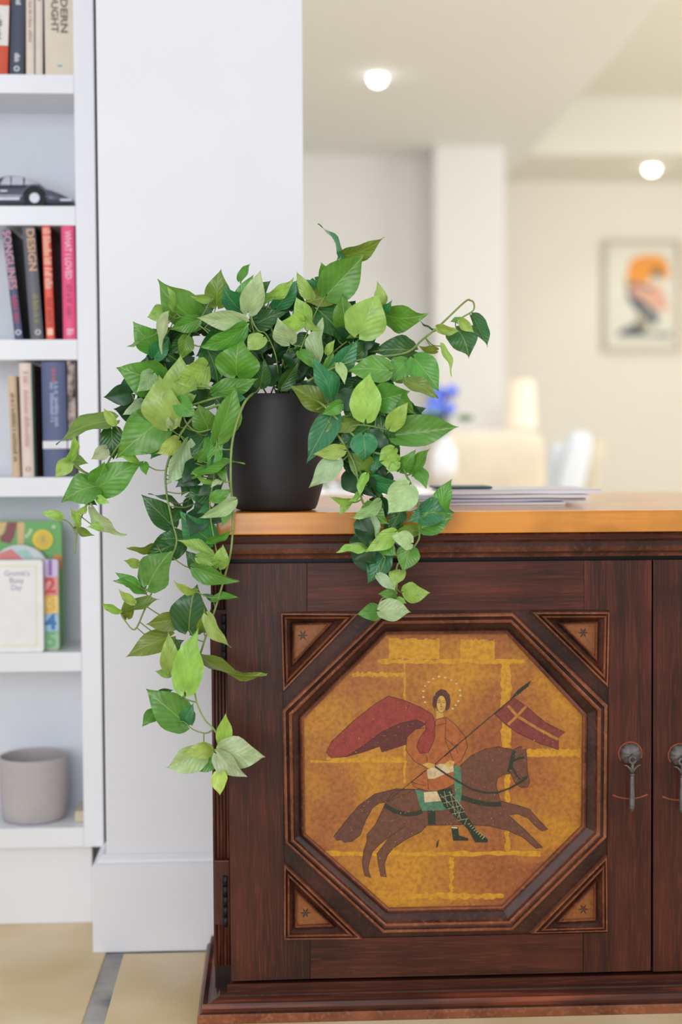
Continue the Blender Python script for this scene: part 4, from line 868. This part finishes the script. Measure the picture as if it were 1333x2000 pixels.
DATA = {
 'A': (RA, 2.777, """845 545 628 345 170 M;722 478 692 368 42 L;668 500 583 530 88 L;845 545 705 595 80 M;690 525 660 722 60 P;610 690 500 560 115 M;525 655 468 688 20 P;610 640 740 765 105 D;790 640 757 750 75 O;645 860 425 798 165 M;745 985 750 742 165 L;890 800 735 880 135 L;690 1100 648 850 172 L;600 840 530 930 90 P;1063 832 1075 655 208 M;955 930 1165 862 95 M;655 1085 415 1280 200 M;665 1180 490 1245 120 M;378 1095 88 1195 95 O;400 1100 345 1020 42 L;385 1140 400 1290 115 D;350 1245 270 1292 65 P;540 990 450 1050 60 P;560 935 515 990 60 D;905 1120 850 1000 115 M;965 1168 1045 900 112 M;750 985 842 1060 95 M;930 960 790 960 85 D;1045 958 1112 965 45 B;1090 552 852 535 95 P;1090 590 860 692 100 M;1130 482 1185 280 110 P;1080 480 985 358 105 B;955 452 965 274 118 O;920 420 810 412 48 L;1080 450 1150 300 75 M;1085 325 1140 240 34 M;850 520 950 450 85 D;1150 575 1330 490 95 D;1000 640 850 740 150 D;910 720 965 885 125 D;1200 640 1125 712 80 L;1230 560 1333 695 130 K;1190 895 1210 760 85 D;1330 690 1240 785 75 K;740 1200 632 1265 85 Y;900 1170 830 1305 95 D;920 1195 945 1315 85 M;690 1180 595 1290 85 B;700 1120 688 1068 34 P;742 1112 736 1074 26 P;1190 450 1290 398 50 M;800 640 700 720 90 D;870 820 1000 870 90 K;1000 900 900 980 80 K;620 740 700 640 80 B;760 560 860 620 80 K;1100 620 1010 720 100 K;1160 700 1220 800 90 K;640 1000 560 1060 80 K;760 1130 700 1040 70 D;880 1040 800 1130 80 K;1000 1040 940 960 70 K;560 870 640 1000 110 K"""),
 'B': (RB, 2.777, """505 195 408 20 36 B;542 190 748 107 88 O;455 390 640 198 178 M;425 300 415 233 55 M;470 412 325 450 95 O;355 415 277 283 62 L;395 395 312 320 75 B;140 408 260 323 58 L;175 465 280 325 90 B;320 545 273 423 88 L;300 548 183 565 86 Y;328 545 402 597 52 L;235 655 170 540 105 P;395 490 540 645 155 D;540 575 522 405 110 M;620 605 712 405 195 L;735 460 718 338 60 L;768 515 978 520 120 M;745 500 792 440 46 B;392 758 415 538 70 P;478 820 602 648 95 B;598 665 682 682 52 D;592 690 560 792 52 O;765 815 562 808 130 M;905 708 690 708 122 D;870 770 768 890 105 M;925 762 1052 920 140 M;880 882 1040 962 66 O;412 1000 247 898 115 O;462 978 343 735 92 B;655 1062 685 835 138 Y;720 975 890 935 140 M;840 960 912 1052 85 M;790 1115 876 990 85 L;828 1165 1146 1132 142 M;790 1295 724 1042 118 D;465 1062 330 1308 120 B;590 1092 428 1168 76 O;605 885 470 962 85 K;512 1000 415 1055 65 M;705 1110 488 1252 108 D;640 1175 650 1305 130 B;520 1250 375 1272 72 L;198 900 282 770 76 D;510 790 540 882 52 P;440 800 472 718 50 M;445 720 480 650 40 L;300 720 372 805 62 M;1032 705 940 688 42 O;1060 690 1122 838 38 L;1148 598 1215 735 148 D;1050 582 1158 602 46 L;1052 582 950 556 10 D;1170 545 1242 605 48 L;1235 530 1304 686 56 D;1180 545 1112 550 26 M;800 1245 728 1305 62 L;620 580 560 642 64 O;100 480 20 540 80 D;120 620 40 560 100 K;260 700 160 620 110 K;340 640 260 700 80 D;100 760 180 840 80 K;380 640 480 720 90 K;640 700 560 760 90 D;600 900 700 860 90 K;560 1000 640 1060 90 D;420 620 340 560 80 D;220 420 300 330 80 D;380 330 440 420 70 D;60 400 130 330 60 D;680 960 760 1060 90 D;240 860 300 800 60 K;520 1150 600 1060 90 D;860 860 790 800 70 O;60 700 130 640 70 D;30 830 90 760 60 K;340 830 290 760 60 K;300 740 230 700 60 D"""),
 'C': (RC, 2.836, """180 150 112 235 76 L;185 130 215 5 42 L;190 130 290 152 62 O;330 285 148 358 140 M;335 295 577 140 155 M;340 265 385 150 105 M;600 158 610 222 44 M;562 150 468 118 36 L;240 345 338 393 42 D;345 350 405 372 42 L;138 455 32 424 50 L;232 500 190 408 36 L;275 398 215 436 34 L;228 505 322 550 34 O;370 508 288 512 34 L;318 410 480 560 64 P;748 492 588 338 112 D;802 430 638 318 42 D;820 575 688 578 82 D;802 592 620 665 138 D;632 820 748 640 168 M;660 598 513 630 28 O;560 712 488 690 46 L;560 828 448 762 56 M;590 862 442 805 50 M;540 925 458 860 46 L;505 1002 500 902 62 O;530 965 680 918 48 O;465 968 368 922 30 L;600 835 575 790 32 D;965 578 798 438 152 B;1086 366 912 458 74 P;960 580 1086 530 34 M;1015 722 1042 613 82 L;960 662 790 590 46 L;905 738 830 645 74 D;905 678 1030 705 66 L;895 738 1122 808 96 M;880 860 768 816 42 L;850 1065 880 838 190 D;790 1018 616 1040 90 O;990 912 1122 900 46 M;982 912 920 880 32 D;930 1082 935 976 72 O;903 215 1142 140 62 M;975 255 868 205 32 L;1000 55 958 205 74 M;905 50 900 215 105 D;960 330 833 342 84 D;980 352 1082 300 62 M;865 195 745 252 105 D;965 400 900 432 42 B;1055 405 1030 505 46 M;832 50 715 268 84 P;835 60 800 215 112 D;790 420 750 492 62 D;1020 255 975 285 30 P;820 240 870 330 70 D;880 300 950 380 70 D;900 130 960 60 60 M;1010 180 1050 260 50 M;850 360 820 430 50 K"""),
 'E': (RE, 3.508, """800 195 935 402 92 L;522 335 238 452 142 O;532 545 530 308 115 L;560 400 620 350 70 D;642 672 700 288 188 L;532 582 432 560 52 L;735 445 1170 606 48 O;632 912 376 702 215 M;430 845 352 940 82 M;640 905 692 800 90 B;460 715 552 690 46 D;905 1048 922 856 94 L;898 1105 1174 1142 182 P;868 1140 1055 1285 130 P;880 1265 878 1410 92 Y;752 1120 513 1212 150 P;806 1105 628 1122 98 L;850 1170 685 1248 105 M;860 1128 772 1185 62 D;625 745 628 680 16 D;640 250 700 170 60 D"""),
 'D': (RD, 3.3325, """322 172 163 338 125 P;542 242 388 125 135 O;520 265 475 392 50 L;610 130 560 255 72 B;722 170 612 172 95 L;722 190 660 242 48 L;745 222 832 100 92 M;828 240 938 97 66 M;852 228 915 338 82 M;538 290 792 330 90 B;560 320 600 432 95 D;790 335 655 500 170 P;412 425 282 400 50 L;410 440 350 522 46 L;592 440 422 542 74 P;520 470 655 575 125 M;742 490 660 632 92 D;465 385 412 432 42 L;1000 485 1070 290 112 M;885 510 1082 510 152 B;902 515 793 560 82 B;890 600 1082 540 132 M;842 620 698 640 78 O;802 700 688 660 100 P;692 640 520 752 98 L;572 710 438 650 76 D;512 737 336 757 52 L;560 540 585 702 46 P;800 740 765 888 132 M;640 778 540 962 135 B;600 920 702 1012 60 P;740 888 702 988 88 L;702 1038 603 1030 72 M;775 1020 924 1022 112 L;620 1145 802 1160 120 P;592 1150 468 1168 102 M;728 1065 782 1092 36 L;700 640 760 560 60 D;620 700 720 780 90 M;420 120 500 60 80 D;480 200 420 140 60 D;640 60 560 120 80 D;600 440 540 330 60 D"""),
}
for key, (cv, sc, txt) in DATA.items():
    for ent in txt.split(';'):
        v = ent.split(); a_ = cv(float(v[0]), float(v[1])); c_ = cv(float(v[2]), float(v[3])); dx_, dy_ = (c_[0]-a_[0])*.045, (c_[1]-a_[1])*.045; leaf(a_[0]-dx_, a_[1]-dy_, c_[0]+dx_, c_[1]+dy_, float(v[4])/sc*1.2, v[5])
nmain = leafcount
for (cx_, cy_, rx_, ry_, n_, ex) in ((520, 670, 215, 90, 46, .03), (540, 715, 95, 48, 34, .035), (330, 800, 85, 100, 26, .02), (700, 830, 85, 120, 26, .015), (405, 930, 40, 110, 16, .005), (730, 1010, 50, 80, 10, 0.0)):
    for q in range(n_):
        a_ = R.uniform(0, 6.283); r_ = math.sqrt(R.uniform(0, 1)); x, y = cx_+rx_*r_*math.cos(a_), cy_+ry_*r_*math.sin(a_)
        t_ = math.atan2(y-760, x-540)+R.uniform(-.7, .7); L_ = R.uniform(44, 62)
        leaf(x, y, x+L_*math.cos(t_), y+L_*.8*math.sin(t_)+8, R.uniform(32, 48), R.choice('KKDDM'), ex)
# the small inner leaves nobody could tell apart: one mesh of real leaves
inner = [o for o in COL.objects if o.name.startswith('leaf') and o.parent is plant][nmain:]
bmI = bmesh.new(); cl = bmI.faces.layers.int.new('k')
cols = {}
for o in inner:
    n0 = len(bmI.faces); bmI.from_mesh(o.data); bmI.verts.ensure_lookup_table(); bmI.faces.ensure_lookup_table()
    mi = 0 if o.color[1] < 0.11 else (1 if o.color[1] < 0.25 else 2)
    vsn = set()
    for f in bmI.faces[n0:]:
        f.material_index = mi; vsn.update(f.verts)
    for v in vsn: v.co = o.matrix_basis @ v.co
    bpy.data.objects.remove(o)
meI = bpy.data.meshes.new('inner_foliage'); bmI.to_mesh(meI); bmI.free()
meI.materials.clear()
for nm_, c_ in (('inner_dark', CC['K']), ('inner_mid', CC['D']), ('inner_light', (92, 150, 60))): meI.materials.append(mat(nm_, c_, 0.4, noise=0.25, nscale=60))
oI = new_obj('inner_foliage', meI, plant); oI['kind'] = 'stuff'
print('LEAVES', nmain, len(inner))
# vines (frame pixels traced, each at its own depth)
VN = [
 [(495,768),(477,788),(460,835),(452,880),(451,940),(455,1000),(452,1070),(438,1130),(422,1185),(405,1235),(388,1290),(380,1330),(384,1370),(400,1405),(418,1424),(430,1450),(438,1470)],
 [(470,770),(430,775),(380,790),(330,805),(280,832),(232,870),(200,925),(188,950),(168,990),(152,1030),(146,1082)],
 [(149,1044),(137,1023),(119,1012)],
 [(430,790),(385,810),(352,850),(326,910),(325,960),(336,1016),(345,1062),(322,1110),(304,1140),(282,1192),(264,1229),(247,1216),(232,1190)],
 [(417,1424),(402,1432),(378,1425),(360,1409)], [(384,1372),(361,1363),(362,1342)], [(382,1346),(370,1345),(362,1340)],
 [(590,768),(630,790),(680,840),(725,880),(760,890),(781,901),(794,928),(815,970),(818,1000),(820,1045),(812,1064),(795,1085),(776,1106),(775,1150),(762,1165),(746,1170),(737,1194)],
 [(640,820),(690,900),(707,975),(722,1000),(737,1020),(741,1040),(746,1078),(753,1090)],
 [(600,745),(660,715),(720,700),(793,689),(826,663),(858,637),(908,590),(920,587),(926,592),(925,606),(905,619),(890,628)],
 [(662,500),(656,524),(663,531),(642,567),(617,610),(585,690),(560,768)], [(683,505),(672,522),(663,531)],
 [(460,770),(430,758),(372,755),(356,766),(354,790),(364,826),(386,843),(411,839)],
 [(337,603),(354,619),(397,641),(450,700),(500,766)], [(487,603),(494,628),(505,646),(521,654),(540,700),(545,768)], [(472,628),(490,648)],
 [(446,776),(447,804),(462,821)], [(418,855),(433,876),(451,878)],
 [(425,850),(418,930),(410,990),(418,1050),(428,1100),(436,1140)],
 [(600,770),(640,700),(700,650),(743,610),(750,600)], [(560,770),(600,680),(640,620),(650,580)], [(520,768),(480,700),(430,660),(400,640)], [(500,768),(460,720),(430,690)], [(530,768),(560,690),(590,620)], [(575,768),(530,640),(520,600)], [(620,800),(700,760),(760,720),(810,700)], [(650,850),(700,830),(760,840)],
 [(540,768),(500,660),(490,620)], [(550,768),(565,690),(567,640)],
]
vm = mat('vine_stem', (126, 150, 76), 0.45, noise=0.15, nscale=60)
def smooth(pts, n=6):
    out = []; p = [pts[0]]+pts+[pts[-1]]
    for i in range(1, len(p)-2):
        for q in range(n):
            t = q/n; a0, a1, a2, a3 = p[i-1], p[i], p[i+1], p[i+2]
            out.append(0.5*((2*a1)+(-a0+a2)*t+(2*a0-5*a1+4*a2-a3)*t*t+(-a0+3*a1-3*a2+a3)*t**3))
    out.append(pts[-1]); return out
vpts = []; vb = []
for vi, ln in enumerate(VN):
    ps = []
    for x, y in ln:
        d = depth(x, y)+0.006
        if abs(y-768) < 4: d = 2.13
        if vi >= 18: d = max(d, 2.09)+0.01 if y < 765 else d
        if x > 425 and y > 775: d = min(d, 2.048)
        if vi == 0 and y < 1000: d = 2.015 if y > 780 else 2.07
        ps.append(P(x, y, d))
    ps = smooth(ps); b = B(); b.tube(ps, 0.0019 if len(ln) > 7 else 0.0013, 6, 0.6); vb.append(b)
    for p_ in ps: vpts.append((p_, vi))
for (bx, by, d, Bp) in bases:
    best = min(vpts, key=lambda q: (q[0]-Bp).length); dist = (best[0]-Bp).length
    if dist > 0.075:
        tgt = P(bx+(540-bx)*.12, by+(760-by)*.12+6, d+0.02); vi = best[1]
        if dist > 0.11: tgt = Bp + (best[0]-Bp)*0.35
    else: tgt = best[0]; vi = best[1]
    mid_ = (Bp+tgt)/2 + Vector((0, 0.003, -0.12*(tgt-Bp).length))
    vb[vi].tube(smooth([Bp, mid_, tgt], 4), 0.0009, 5)
for b in vb: b.build('vine_stem', vm, plant, recalc=False)
print('leaves', leafcount)
